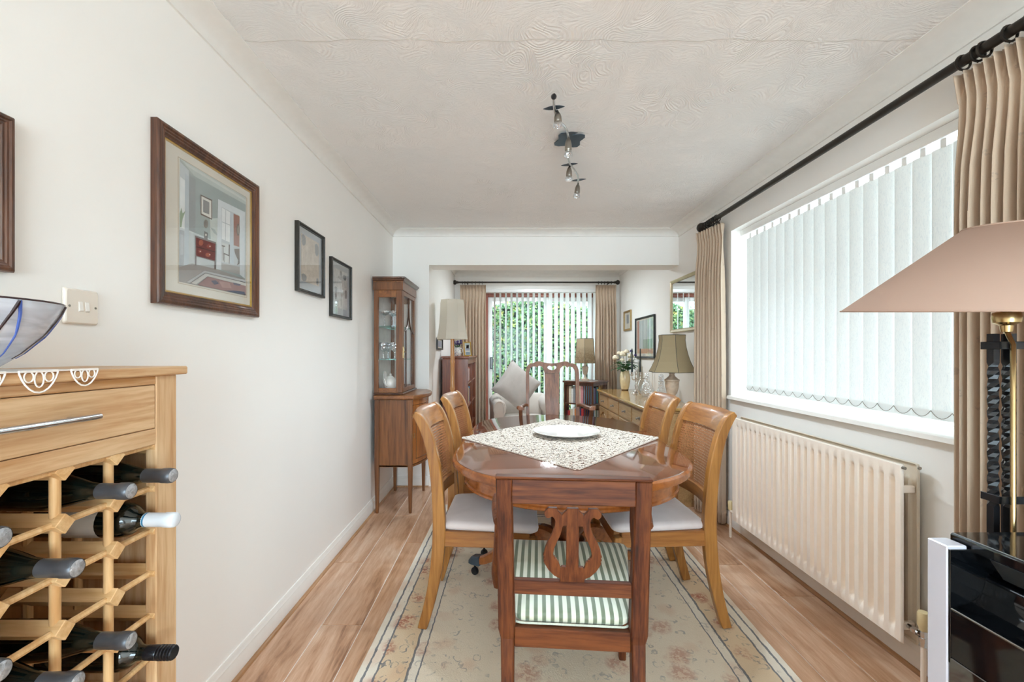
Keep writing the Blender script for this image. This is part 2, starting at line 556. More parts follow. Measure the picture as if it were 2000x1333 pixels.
# striped seat
t = NT('green_striped_silk')
x = t.n('ShaderNodeSeparateXYZ', Vector=t.n('ShaderNodeTexCoord').outputs['Object']).outputs['X']
ph = t.math('FRACT', t.math('MULTIPLY', x, 1 / 0.0265))
sp = t.ramp(ph, [(0.0, lin('#d7dccb')), (0.50, lin('#d7dccb')), (0.54, lin('#6d7a63')), (0.97, lin('#6d7a63')), (1.0, lin('#d7dccb'))])
t.bump(t.noise(t.coord(), 300, 2), 0.12, 0.002)
M['stripe'] = t.fin(sp, 0.55, sheen=0.3)

# rug
RW, RL = 0.85, 1.20
t = NT('faded_floral_rug')
tc = t.n('ShaderNodeTexCoord').outputs['Object']
xyz = t.n('ShaderNodeSeparateXYZ', Vector=tc)
dx = t.math('SUBTRACT', RW, t.math('ABSOLUTE', xyz.outputs['X']))
dy = t.math('SUBTRACT', RL, t.math('ABSOLUTE', xyz.outputs['Y']))
wob = t.math('MULTIPLY', t.math('SUBTRACT', t.noise(tc, 30, 2), 0.5), 0.012)
m = t.math('ADD', t.math('MINIMUM', dx, dy), wob)
zone = t.ramp(m, [(0.0, lin('#ece6d9')), (0.075, lin('#ece6d9')), (0.078, lin('#dfc8a8')), (0.195, lin('#dcc4a2')),
                  (0.198, lin('#e9e2d4')), (0.238, lin('#e9e2d4')), (0.241, lin('#e8dcc8'))])
fld = t.noise(tc, 5, 4, 0.6)
base = t.mix(t.math('MULTIPLY', fld, 0.5), zone.outputs[0], lin('#dccab0'))
wv = t.n('ShaderNodeVectorMath', {'operation': 'ADD'}, i0=tc, i1=t.n('ShaderNodeVectorMath', {'operation': 'SCALE'}, i0=t.noise(tc, 9, 3).outputs['Color'], Scale=0.09).outputs[0]).outputs[0]
v1 = t.n('ShaderNodeTexVoronoi', {'feature': 'DISTANCE_TO_EDGE'}, Vector=wv, Scale=17.0)
vr = t.n('ShaderNodeTexVoronoi', {'feature': 'F1'}, Vector=wv, Scale=19.0)
rg = t.math('LESS_THAN', t.math('ABSOLUTE', t.math('SUBTRACT', vr.outputs['Distance'], 0.34)), 0.055)
brk = t.math('GREATER_THAN', t.noise(tc, 38, 2), 0.48)
ed = t.math('MULTIPLY', rg, brk)
mk = t.ramp(t.noise(tc, 11, 4, 0.7), [(0.40, (0, 0, 0, 1)), (0.60, (1, 1, 1, 1))])
inb = t.ramp(m, [(0.05, (0.0, 0, 0, 1)), (0.08, (1, 1, 1, 1)), (0.19, (1, 1, 1, 1)), (0.20, (0.55, 0.55, 0.55, 1))])
scr = t.math('MULTIPLY', t.math('MULTIPLY', ed, mk), t.math('MULTIPLY', inb, 0.85))
c1 = t.mix(scr, base, lin('#6f757c'))
v2 = t.n('ShaderNodeTexVoronoi', {'feature': 'F1'}, Vector=wv, Scale=7.5)
fl = t.ramp(v2.outputs['Distance'], [(0.22, (1, 1, 1, 1)), (0.46, (0, 0, 0, 1))])
fl2 = t.ramp(t.noise(tc, 48, 3, 0.7), [(0.46, (0, 0, 0, 1)), (0.54, (1, 1, 1, 1))])
sel = t.ramp(t.n('ShaderNodeSeparateXYZ', Vector=v2.outputs['Color']).outputs['X'], [(0.30, (0, 0, 0, 1)), (0.40, (1, 1, 1, 1))])
red = t.math('MULTIPLY', t.math('MULTIPLY', fl, fl2), t.math('MULTIPLY', sel, t.math('MULTIPLY', inb, 0.9)))
c2 = t.mix(red, c1, lin('#a2534c'))
peach = t.math('MULTIPLY', fl, 0.30)
c3 = t.mix(peach, c2, lin('#d3a383'))


def line(c, p, wd, fac, src, colr):
    d = t.math('ABSOLUTE', t.math('SUBTRACT', m, p))
    k = t.math('LESS_THAN', d, wd)
    return t.mix(t.math('MULTIPLY', k, fac), src, colr)


for p, wd in ((0.032, 0.0045), (0.074, 0.004), (0.197, 0.005), (0.238, 0.003)):
    c3 = line(None, p, wd, 0.85, c3, lin('#666a72'))
t.bump(t.noise(tc, 190, 3, 0.7), 0.5, 0.006)
M['rug'] = t.fin(c3, 0.95, spec=0.1)

# map prints
for nm, c1_, c2_ in (('map_print_tan', '#cdc2b4', '#b7a998'), ('map_print_pale', '#cfcfcd', '#a9a9a8')):
    t = NT(nm)
    v = t.coord()
    a = t.noise(v, 16, 6, 0.7)
    e = t.n('ShaderNodeTexVoronoi', {'feature': 'DISTANCE_TO_EDGE'}, Vector=v, Scale=34.0)
    l = t.ramp(e.outputs['Distance'], [(0.01, (1, 1, 1, 1)), (0.05, (0, 0, 0, 1))])
    c = t.mix(t.ramp(a, [(0.4, (0, 0, 0, 1)), (0.65, (1, 1, 1, 1))]), lin(c1_), lin(c2_))
    M[nm] = t.fin(t.mix(t.math('MULTIPLY', l, 0.25), c, lin('#7d756c')), 0.8)
M['mapink'] = plain('map_cartouche_ink', '#77787a', 0.8, 0.3, 120)

# garden
t = NT('hedge_leaf')
rnd = t.n('ShaderNodeTexNoise', Vector=t.n('ShaderNodeTexCoord').outputs['Object'], Scale=9.0, Detail=3.0)
M['hedge'] = t.fin(t.ramp(rnd, [(0.32, lin('#2f5a38')), (0.5, lin('#557a4c')), (0.62, lin('#7d8f4b')), (0.75, lin('#b39a45'))]), 0.4)
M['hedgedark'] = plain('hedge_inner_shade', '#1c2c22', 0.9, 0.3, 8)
M['paving'] = plain('pale_paving', '#8f8a83', 0.8, 0.1, 5)

# ------------------------------------------------------------------ room shell
XL, XR, XF = -1.045, 1.635, -0.705           # left wall, right wall, left wall of the far bay
YB, YN, YN2, YD = -3.40, 4.08, 4.33, 6.18    # rear wall, nib wall front and back, garden-door wall
ZC, ZLINT = 2.40, 2.076
WY0, WY1, WZ0, WZ1 = 1.22, 3.137, 0.945, 2.13  # side window opening
DX0, DX1, DZ = -0.27, 1.335, 2.108           # patio door opening

# floor: base board with planks
b = MB(); b.box(XL - 0.1, XR + 0.1, YB - 0.1, YD + 0.2, -0.06, -0.0035)
floor = struct(b.build('floor', M['joint']))
tag(floor, 'honey oak laminate floor laid in long boards')
PW, PLEN = 0.188, 1.345
pm = MB(); g = 0.0021
e = 0.0018
pm.loft([[(-PW / 2 + g, -PLEN / 2 + g, -0.0034), (PW / 2 - g, -PLEN / 2 + g, -0.0034), (PW / 2 - g, PLEN / 2 - g, -0.0034), (-PW / 2 + g, PLEN / 2 - g, -0.0034)],
         [(-PW / 2 + g, -PLEN / 2 + g, -0.0012), (PW / 2 - g, -PLEN / 2 + g, -0.0012), (PW / 2 - g, PLEN / 2 - g, -0.0012), (-PW / 2 + g, PLEN / 2 - g, -0.0012)],
         [(-PW / 2 + g + e, -PLEN / 2 + g + e, 0), (PW / 2 - g - e, -PLEN / 2 + g + e, 0), (PW / 2 - g - e, PLEN / 2 - g - e, 0), (-PW / 2 + g + e, PLEN / 2 - g - e, 0)]])
proto = pm.build('plank', M['plank'], floor)
plank_mesh = proto.data
joints = {0: 2.6, 1: 2.0, 2: 2.87, 13: 2.237, 14: 2.56}
first = True
x = -0.84 - PW
for k in range(16):
    x0, x1 = max(x + k * PW - 0.0, XL - 0.02), min(x + (k + 1) * PW, XR + 0.02)
    if k == 0: x0 = XL - 0.02
    if x1 - x0 < 0.02: continue
    j = joints.get(k, 2.0 + random.random() * PLEN)
    y = j - PLEN * math.ceil((j - YB) / PLEN)
    while y < YD + 0.02:
        y0, y1 = max(y, YB - 0.02), min(y + PLEN, YD + 0.1)
        if y1 - y0 > 0.03:
            if first: o = proto; first = False
            else:
                o = bpy.data.objects.new('plank', plank_mesh); COL.objects.link(o); o.parent = floor
            o.location = ((x0 + x1) / 2, (y0 + y1) / 2, 0)
            o.scale = ((x1 - x0) / PW, (y1 - y0) / PLEN, 1)
        y += PLEN

b = MB(); b.box(XL - 0.1, XR + 0.3, YB - 0.1, YD + 0.25, ZC, ZC + 0.1)
ceiling = struct(b.build('ceiling', M['ceiling']))
tag(ceiling, 'white ceiling with swirled plaster texture')
# raised seam across the ceiling where two plaster sheets meet
b = MB(); pts = []
for i in range(41):
    pts.append((lerp(XL + 0.08, XR - 0.10, i / 40), 1.60 + 0.006 * math.sin(i * 1.7) + 0.004 * math.sin(i * 0.6), ZC))
b.tube(pts, 0.0010, 6)
b.build('plaster_crack', plain('dark_crack', '#b3aaa2', 0.9), ceiling, 60)  # thin strip in a darker colour than the ceiling

b = MB(); b.box(XL - 0.1, XL, YB - 0.1, YN, -0.06, ZC)
tag(struct(b.build('wall_left', M['wall'])), 'long off white wall on the left with pictures')
b = MB(); b.box(XL - 0.1, XF, YN, YD + 0.2, -0.06, ZC)
tag(struct(b.build('wall_far_left', M['wall'])), 'off white nib wall left of the opening')
b = MB(); b.box(XF, XR, YN, YN2, ZLINT, ZC)
tag(struct(b.build('wall_lintel', M['wall'])), 'off white beam over the opening to the far bay')
XW = 1.93
b = MB()
b.box(XR, XW, YB - 0.1, WY0, -0.06, ZC); b.box(XR, XW, WY1, YD + 0.2, -0.06, ZC)
b.box(XR, XW, WY0, WY1, -0.06, WZ0 - 0.02); b.box(XR, XW, WY0, WY1, WZ1, ZC)
tag(struct(b.build('wall_right', M['wall'])), 'off white wall on the right around the wide window')
b = MB()
b.box(XF, DX0, YD, YD + 0.2, -0.06, ZC); b.box(DX1, XR, YD, YD + 0.2, -0.06, ZC); b.box(DX0, DX1, YD, YD + 0.2, DZ, ZC)
tag(struct(b.build('wall_far', M['wall'])), 'far wall around the sliding garden door')
RX0, RX1, RZ0, RZ1 = -0.85, 1.45, 0.30, 2.25   # opening of the added rear window, behind the camera
b = MB()
b.box(XL, RX0, YB - 0.1, YB, -0.06, ZC); b.box(RX1, XR, YB - 0.1, YB, -0.06, ZC)
b.box(RX0, RX1, YB - 0.1, YB, -0.06, RZ0); b.box(RX0, RX1, YB - 0.1, YB, RZ1, ZC)
tag(struct(b.build('wall_rear', M['wall'])), 'rear wall behind the viewer with an added window')


def window_unit(name, fr, pane_fn, n, sub_parent=None):
    pass


def prof_x(prof, y0, y1, sgn=1, x=0):   # profile (out, z) along Y; out measured from wall x towards sgn
    b = MB()
    b.loft([[(x + sgn * a, y, z) for a, z in prof] for y in (y0, y1)])
    return b


def prof_y(prof, x0, x1, sgn=-1, y=0):
    b = MB()
    b.loft([[(x, y + sgn * a, z) for a, z in prof] for x in (x0, x1)])
    return b


def cove(c, d):
    p = [(0, ZC), (0, ZC - d), (0.008, ZC - d), (0.0085, ZC - d + 0.005), (0.006, ZC - d + 0.007)]
    for i in range(7):
        a = PI / 2 * i / 6
        p.append((0.006 + (c - 0.014) * (1 - math.cos(a)), ZC - d + 0.008 + (d - 0.014) * math.sin(a)))
    return p + [(c - 0.006, ZC - 0.005), (c, ZC - 0.004), (c, ZC)]


k = 1
for bb, lab in ((prof_x(cove(0.090, 0.060), YB, YN, 1, XL), 'left coving along the ceiling edge'),
                (prof_x(cove(0.120, 0.062), YB, YN, -1, XR), 'right coving above the window'),
                (prof_y(cove(0.090, 0.060), XL, XR, -1, YN), 'coving along the top of the beam'),
                (prof_x(cove(0.09, 0.06), YN2, YD, 1, XF), 'left coving in the far bay'),
                (prof_x(cove(0.09, 0.06), YN2, YD, -1, XR), 'right coving in the far bay'),
                (prof_y(cove(0.12, 0.075), XF, XR, -1, YD), 'coving above the garden door')):
    tag(struct(bb.build('trim_%d' % k, M['cove'], None, 30)), lab); k += 1

SK = [(0, 0), (0.017, 0), (0.017, 0.062), (0.014, 0.068), (0.014, 0.076), (0.010, 0.082), (0.009, 0.092), (0.005, 0.100), (0, 0.100)]
BD = [(0.0175, 0), (0.031, 0), (0.0295, 0.006), (0.0245, 0.011), (0.0175, 0.0125)]
for nm, bb, bb2, lab in (
        ('baseboard_left', prof_x(SK, YB, YN, 1, XL), prof_x(BD, YB, YN, 1, XL), 'white stepped skirting along the left wall'),
        ('baseboard_nib', prof_y(SK, XL + 0.02, XF, -1, YN), prof_y(BD, XL + 0.03, XF, -1, YN), 'white skirting on the nib wall'),
        ('baseboard_far_left', prof_x(SK, YN, YD, 1, XF), prof_x(BD, YN, YD, 1, XF), 'white skirting in the far bay'),
        ('baseboard_right', prof_x(SK, YB, YD, -1, XR), prof_x(BD, YB, YD, -1, XR), 'white skirting beneath the radiator')):
    o = tag(struct(bb.build(nm, M['white'], None, 30)), lab)
    tag(bb2.build('floor_bead', M['bead'], o, 40), 'wood coloured quadrant bead at the floor')


# ---- windows
def frame_rect(b, ax, a0, a1, z0, z1, w, t0, t1):
    """a picture-frame of four bars; ax 'x' spans along x at y t0..t1, ax 'y' spans along y at x t0..t1"""
    for (p0, p1, q0, q1) in ((a0, a0 + w, z0, z1), (a1 - w, a1, z0, z1), (a0 + w, a1 - w, z0, z0 + w), (a0 + w, a1 - w, z1 - w, z1)):
        if ax == 'x': b.box(p0, p1, t0, t1, q0, q1)
        else: b.box(t0, t1, p0, p1, q0, q1)
    return b


win = struct(frame_rect(MB(), 'y', WY0, WY1, WZ0, WZ1, 0.055, 1.84, 1.90).build('window_1', M['upvc'], None, None, 0.004))
tag(win, 'wide white framed side window behind the vertical blind')
ym = (WY0 + WY1) / 2
MB().box(1.845, 1.895, ym - 0.03, ym + 0.03, WZ0 + 0.055, WZ1 - 0.055).build('mullion', M['upvc'], win, None, 0.004)
for y0, y1 in ((WY0 + 0.055, ym - 0.03), (ym + 0.03, WY1 - 0.055)):
    MB().box(1.867, 1.873, y0, y1, WZ0 + 0.055, WZ1 - 0.055).build('pane', M['pane'], win)
b = MB(); b.loft([[(XR - 0.035, y, WZ0 - 0.022), (XR - 0.030, y, WZ0 - 0.004), (XR - 0.022, y, WZ0), (1.84, y, WZ0), (1.84, y, WZ0 - 0.022)] for y in (WY0 - 0.0, WY1 + 0.0)])
b.build('window_sill', M['white'], win, 30)

rw = struct(frame_rect(MB(), 'x', RX0, RX1, RZ0, RZ1, 0.06, YB - 0.08, YB - 0.02).build('added_rear_window', M['upvc'], None, None, 0.004))
tag(rw, 'wide white window added unseen in the rear wall')
for i in range(3):
    x0, x1 = lerp(RX0 + 0.06, RX1 - 0.06, i / 3), lerp(RX0 + 0.06, RX1 - 0.06, (i + 1) / 3)
    if i: MB().box(x0 - 0.025, x0 + 0.025, YB - 0.075, YB - 0.025, RZ0 + 0.06, RZ1 - 0.06).build('mullion', M['upvc'], rw)
    MB().box(x0 + 0.026, x1 - 0.026, YB - 0.053, YB - 0.047, RZ0 + 0.06, RZ1 - 0.06).build('pane', M['pane'], rw)

door = struct(MB().box(DX0, DX0 + 0.035, YD + 0.06, YD + 0.19, 0, DZ).box(DX1 - 0.035, DX1, YD + 0.06, YD + 0.19, 0, DZ)
              .box(DX0 + 0.035, DX1 - 0.035, YD + 0.06, YD + 0.19, DZ - 0.05, DZ).build('door_1', M['reddoor'], None, None, 0.003))
tag(door, 'sliding glazed garden door in a red brown frame')
xm = at(1067, 0, YD + 0.1).x
for x0, x1, yy in ((DX0 + 0.036, xm + 0.035, YD + 0.10), (xm - 0.03, DX1 - 0.036, YD + 0.145)):
    pf = frame_rect(MB(), 'x', x0, x1, 0.02, DZ - 0.051, 0.06, yy, yy + 0.035).build('sliding_panel', M['upvc'], door, None, 0.003)
    MB().box(x0 + 0.06, x1 - 0.06, yy + 0.015, yy + 0.020, 0.08, DZ - 0.112).build('pane', M['pane'], pf)
hx = at(960, 0, YD + 0.1).x
frame_rect(MB(), 'x', hx - 0.02, hx + 0.02, 1.02, 1.19, 0.013, YD + 0.07, YD + 0.099).build('door_handle', M['black'], door)

# ---- garden
tag(struct(MB().box(-5, 6, YD + 0.2, 12, -0.16, -0.06).build('ground', M['paving'])), 'pale paving outside the garden door')
hd = thing('hedge', 'tall leafy green hedge with yellow leaves outside the garden door', 'hedge', (0.6, 8.6, -0.06))
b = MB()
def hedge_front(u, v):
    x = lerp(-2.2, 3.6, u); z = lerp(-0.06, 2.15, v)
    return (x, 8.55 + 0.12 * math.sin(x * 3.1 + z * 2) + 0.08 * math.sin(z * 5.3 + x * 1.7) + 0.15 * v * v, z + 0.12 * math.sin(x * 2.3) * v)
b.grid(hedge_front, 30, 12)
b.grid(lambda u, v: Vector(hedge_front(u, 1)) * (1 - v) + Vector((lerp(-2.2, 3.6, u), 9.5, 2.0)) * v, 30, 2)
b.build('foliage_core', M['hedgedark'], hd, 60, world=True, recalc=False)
b = MB(); R = random.Random(3)
for i in range(17000):
    u, v = R.random(), R.random() ** 0.9
    p = Vector(hedge_front(u, min(1, v * 1.06)))
    p += Vector((R.uniform(-.03, .03), -R.random() ** 2 * 0.16 - 0.01, R.uniform(-.03, .08 if v > .9 else .03)))
    s_ = R.uniform(0.022, 0.042)
    a = Vector((R.uniform(-1, 1), R.uniform(-0.5, 0.5), R.uniform(-1, 1))).normalized()
    c = a.cross(Vector((R.uniform(-.4, .4), -1, R.uniform(-.2, .7)))).normalized()
    b.add([p - a * s_, p + c * s_ * 0.55, p + a * s_, p - c * s_ * 0.55], [(0, 1, 2, 3)])
lv = b.build('leaves', M['hedge'], hd, world=True, recalc=False)
lv['kind'] = 'stuff'

# ---- vertical blinds
SX, SP, SWD = 1.715, 0.0832, 0.089
bl = thing('vertical_blind', 'closed white vertical blind hanging in the side window', 'blind', (SX, 2.15, 2.13))
MB().box(SX - 0.022, SX + 0.022, WY0 + 0.01, WY1 - 0.012, 2.085, 2.13).build('head_rail', M['upvc'], bl, None, 0.003, True)
ns = 22
zt, zb = 2.055, 0.985
for i in range(ns):
    yc = 1.6546 + SP * 0.5 - 4 * SP + i * SP
    if yc > WY1 - 0.04: break
    ang = math.radians(-7)
    ca, sa = math.cos(ang), math.sin(ang)
    def slatp(u, v, w=SWD, off=0.0):
        s2 = (u - 0.5) * w
        return (SX + sa * s2 + 0.004 * (4 * (u - .5) ** 2 - 1) + off, yc + ca * s2, lerp(zb, zt, v))
    b = MB(); b.grid(slatp, 4, 3)
    sl = b.build('slat', M['slat'], bl, 80, world=True, recalc=False)
    b = MB(); b.grid(lambda u, v: slatp(u, v * 0.038 / (zt - zb) * 1.0, SWD * 0.98, -0.0016), 4, 1)
    b.build('weight_pocket', M['slatweight'], sl, 80, recalc=False)
    b = MB(); b.box(SX - 0.004, SX + 0.004, yc - 0.012, yc + 0.012, zt - 0.004, zt + 0.034)
    b.build('hook', M['upvc'], sl)
    b = MB(); y0c, y1c = yc - SP * 0.5, yc + SP * 0.5
    b.tube([(SX - 0.012, lerp(y0c, y1c, q / 8), zb + 0.035 - 0.028 * (1 - (2 * q / 8 - 1) ** 2)) for q in range(9)], 0.0013, 5)
    b.build('bead_chain', M['nickel'], sl)

bl2 = thing('vertical_blind', 'open white vertical blind with turned slats at the garden door', 'blind', (0.53, YD - 0.02, DZ))
MB().box(DX0 - 0.03, DX1 + 0.03, YD - 0.05, YD - 0.005, DZ - 0.0, DZ + 0.045).build('head_rail', M['upvc'], bl2, None, 0.003, True)
xs = DX0 + 0.135
k = 0
while xs < DX1 - 0.02:
    ang = math.radians(72 if xs < xm else 62)
    ca, sa = math.cos(ang), math.sin(ang)
    def sp2(u, v):
        s2 = (u - 0.5) * 0.089
        return (xs + ca * s2, YD - 0.055 - sa * s2 * 1.0, lerp(0.04, DZ - 0.01, v))
    b = MB(); b.grid(sp2, 2, 2)
    b.build('slat', M['slat'], bl2, 80, world=True, recalc=False)
    xs += 0.0785


# ------------------------------------------------------------------ curtains and poles
def curtain(name, label, p0, p1, nrm, ztop, zbot, folds, amp, seed, flare=0.0):
    p0, p1, nrm = Vector(p0), Vector(p1), Vector(nrm)
    mid = (p0 + p1) / 2
    root = thing(name, label, 'curtain', (mid.x, mid.y, zbot))
    R = random.Random(seed)
    jit = [R.uniform(-0.25, 0.25) for _ in range(folds + 2)]
    ja = [R.uniform(0.75, 1.15) for _ in range(folds + 2)]
    b = MB()

    def fn(u, v):
        h = (1 - v) ** 1.6 if False else (1 - v)
        z = lerp(zbot, ztop, v)
        h = ztop - z
        t_ = u * folds
        i = int(min(t_, folds - 1e-6)); fr = t_ - i
        jj = lerp(jit[i], jit[i + 1], fr); aa = lerp(ja[i], ja[i + 1], fr)
        ph = 2 * PI * (t_ + jj * sstep(0.1, 0.6, h))
        c = math.cos(ph)
        c = math.copysign(abs(c) ** 0.75, c)
        below = amp * aa * (0.35 + 0.65 * sstep(0.10, 0.42, h)) * c
        k_ = max(0.0, min(1.0, h / 0.10))
        above = amp * (0.45 * math.cos(2 * PI * t_) + 0.55 * math.cos(6 * PI * t_)) * (1 - k_) * 0.8 + amp * 0.35 * c * k_
        off = above if h < 0.10 else below
        sq = math.exp(-((h - 0.10) / 0.05) ** 2) * 0.75
        tt = u - sq * math.sin(2 * PI * t_) / (2 * PI * folds)
        tt = 0.5 + (tt - 0.5) * (1 + flare * sstep(0.1, 1.2, h))
        p = p0.lerp(p1, tt)
        return (p.x + nrm.x * off, p.y + nrm.y * off, z)
    nv = 40
    rows = [0, .04, .12, .25, .4, .55, .68, .78, .85, .88] + [0.88 + 0.12 * q / 20 for q in range(1, 21)]
    b2 = MB()
    nu = folds * 16
    v = [fn(i / nu, r) for r in rows for i in range(nu + 1)]
    f = [(j * (nu + 1) + i, j * (nu + 1) + i + 1, (j + 1) * (nu + 1) + i + 1, (j + 1) * (nu + 1) + i) for j in range(len(rows) - 1) for i in range(nu)]
    b2.add(v, f)
    o = b2.build('drape', M['curtain'], root, 70, world=True, recalc=False)
    m_ = o.modifiers.new('thickness', 'SOLIDIFY'); m_.thickness = 0.002
    # stitched hem band at the foot
    b3 = MB()
    nx = folds * 8
    pts = [Vector(fn(i / nx, 0.085 / (ztop - zbot))) + nrm * -0.0 for i in range(nx + 1)]
    b3.tube(pts, 0.0016, 4)
    b3.build('hem', M['curtain'], root, 60, world=True)
    return root


def ring(b, c, axis, R_, r_, n=16):
    c = Vector(c)
    pts = []
    for i in range(n):
        a = 2 * PI * i / n
        pts.append(c + (Vector((math.cos(a) * R_, 0, math.sin(a) * R_)) if axis == 'y' else Vector((0, math.cos(a) * R_, math.sin(a) * R_))))
    b.tube(pts, r_, 6, closed=True)


PXp, PZ = 1.55, 2.236
cp = thing('curtain_pole', 'dark bronze curtain pole above the wide side window', 'curtain pole', (PXp, 2.3, PZ - 0.03))
MB().cyl((PXp, 0.85, PZ), (PXp, 3.36, PZ), 0.017, n=16).build('pole', M['pole'], cp, 40, world=True)
b = MB(); b.lathe([(0.018, 3.355), (0.026, 3.362), (0.026, 3.37), (0.016, 3.376), (0.02, 3.384), (0.034, 3.40), (0.038, 3.42), (0.032, 3.44), (0.015, 3.455), (0.0, 3.458)], 16, (PXp, 0, PZ), axis='y')
b.build('finial', M['pole'], cp, 50, world=True)
for yr in [3.335, 3.30, 3.27, 3.24, 3.21, 3.17] + [1.47, 1.425, 1.405, 1.335, 1.275, 1.22, 1.17, 1.11, 1.05]:
    b = MB(); ring(b, (PXp, yr, PZ - 0.005), 'y', 0.0245, 0.004)
    b.cyl((PXp, yr, PZ - 0.028), (PXp, yr, PZ - 0.035), 0.002, n=5)
    b.build('ring', M['pole'], cp, 60, world=True)
for yr in (3.38 - 0.06, 1.30):
    b = MB(); b.cyl((PXp, yr, PZ - 0.014), (XR - 0.002, yr, PZ - 0.014), 0.008, n=10); b.lathe([(0.03, -0.008), (0.03, 0.0)], 14, (XR, yr, PZ - 0.014), axis='x')
    b.build('bracket', M['pole'], cp, 50, world=True)

c1 = curtain('curtain', 'beige pinch pleated curtain at the near end of the side window behind the floor lamp', (1.565, 1.49, 0), (1.565, 1.10, 0), (-1, 0, 0), PZ - 0.036, 0.015, 13, 0.034, 11)
c2 = curtain('curtain', 'beige pinch pleated curtain between the side window and the framed mirror', (1.585, 3.15, 0), (1.535, 3.44, 0), (-0.98, -0.17, 0), PZ - 0.041, 0.015, 9, 0.030, 5, 0.08)

PY2, PZ2 = YD - 0.135, 2.232
cp2 = thing('curtain_pole', 'thin dark curtain pole with ball ends above the garden door', 'curtain pole', (0.45, PY2, PZ2 - 0.03))
xa, xb = at(895, 0, PY2).x, at(1200, 0, PY2).x
MB().cyl((xa, PY2, PZ2), (xb, PY2, PZ2), 0.012, n=12).build('pole', M['pole'], cp2, 40, world=True)
for s_, xx in ((-1, xa), (1, xb)):
    b = MB(); b.lathe([(0.013, 0), (0.02, 0.004), (0.02, 0.01), (0.012, 0.014), (0.02, 0.022), (0.032, 0.036), (0.034, 0.05), (0.026, 0.066), (0.010, 0.076), (0, 0.077)], 14, (0, 0, 0), axis='x', M=Matrix.Translation((xx, PY2, PZ2)) @ Matrix.Diagonal((s_, 1, 1, 1)))
    b.build('finial', M['pole'], cp2, 50, world=True)
for px in (903, 908, 914, 922, 929, 936, 942, 1169, 1175, 1181, 1187, 1194):
    xx = at(px, 0, PY2).x
    b = MB(); ring(b, (xx, PY2, PZ2 - 0.005), 'x', 0.02, 0.003); b.cyl((xx, PY2, PZ2 - 0.025), (xx, PY2, PZ2 - 0.035), 0.002, n=5)
    b.build('ring', M['pole'], cp2, 60, world=True)
for px in (912, 1190):
    xx = at(px, 0, PY2).x
    MB().cyl((xx, PY2, PZ2 - 0.01), (xx, YD - 0.001, PZ2 - 0.01), 0.007, n=8).build('bracket', M['pole'], cp2, 50, world=True)
xl0, xl1, xr0, xr1 = at(899, 0, PY2).x, at(949, 0, PY2).x, at(1163, 0, PY2).x, at(1203, 0, PY2).x
curtain('curtain', 'beige curtain on the left of the garden door beside the reddish bookcase', (xl0, PY2, 0), (xl1, PY2, 0), (0, -1, 0), PZ2 - 0.036, 0.015, 8, 0.026, 21)
curtain('curtain', 'beige curtain on the right of the garden door behind the flower vase', (xr0, PY2, 0), (xr1, PY2, 0), (0, -1, 0), PZ2 - 0.036, 0.015, 7, 0.024, 22, 0.05)

# ------------------------------------------------------------------ radiator
rd = thing('radiator', 'cream ribbed double panel radiator beneath the side window', 'radiator', (1.57, 2.30, 0.0))
ry0, ry1, rz0, rz1 = 1.675, 2.92, 0.13, 0.82
nr = 24


def panel(name, xf, sgn, mat_, amp):
    b = MB()
    def rib(y):
        q = (y - ry0 - 0.028) / ((ry1 - ry0 - 0.056) / nr)
        if q <= 0 or q >= nr: return 0
        fr = q - math.floor(q)
        return sstep(0.0, 0.11, fr) * (1 - sstep(0.44, 0.55, fr))
    zs = [rz0, rz0 + 0.004, rz0 + 0.03, rz0 + 0.045, rz0 + 0.06, rz0 + 0.075] + [rz1 - 0.085, rz1 - 0.07, rz1 - 0.055, rz1 - 0.04, rz1 - 0.004, rz1]
    nu = nr * 14 + 2
    v = []
    for z in zs:
        e_ = sstep(rz0 + 0.035, rz0 + 0.065, z) * (1 - sstep(rz1 - 0.075, rz1 - 0.045, z))
        for i in range(nu + 1):
            y = lerp(ry0, ry1, i / nu)
            x = xf + sgn * amp * rib(y) * e_
            if z in (rz0, rz1) or i in (0, nu): x += sgn * 0.010
            v.append((x, y, z))
    f = [(j * (nu + 1) + i, j * (nu + 1) + i + 1, (j + 1) * (nu + 1) + i + 1, (j + 1) * (nu + 1) + i) for j in range(len(zs) - 1) for i in range(nu)]
    b.add(v, f)
    o = b.build(name, mat_, rd, 50, world=True, recalc=False)
    m_ = o.modifiers.new('thickness', 'SOLIDIFY'); m_.thickness = 0.006; m_.offset = 1.0 if sgn < 0 else 1.0
    return o


panel('front_panel', 1.528, 1, M['rad'], 0.027)
panel('rear_panel', 1.595, -1, M['radgrey'], 0.011)
for yy in (ry0 + 0.02, ry1 - 0.02):
    for zz in (rz0 + 0.06, rz1 - 0.10):
        MB().box(1.535, 1.592, yy - 0.010, yy + 0.010, zz - 0.014, zz + 0.014).build('connector', M['rad'], rd, None, 0.003, True)
for xx in (1.534, 1.592):
    MB().cyl((xx, ry0 + 0.001, rz1 - 0.012), (xx, ry0 - 0.010, rz1 - 0.012), 0.006, n=8).build('bleed_plug', M['nickel'], rd, 40, world=True)
for yy in (ry0 + 0.25, ry1 - 0.25):
    MB().box(1.60, XR - 0.001, yy - 0.015, yy + 0.015, rz0 + 0.05, rz1 - 0.05).build('wall_bracket', M['radgrey'], rd, None, 0.002, True)
vx, vy = 1.562, 1.622
vt = MB().lathe([(0.0, 0.285), (0.016, 0.284), (0.018, 0.276), (0.0185, 0.235), (0.014, 0.225), (0.013, 0.215)], 16, (vx, vy, 0)).build('valve_head', M['valve'], rd, 40, world=True)
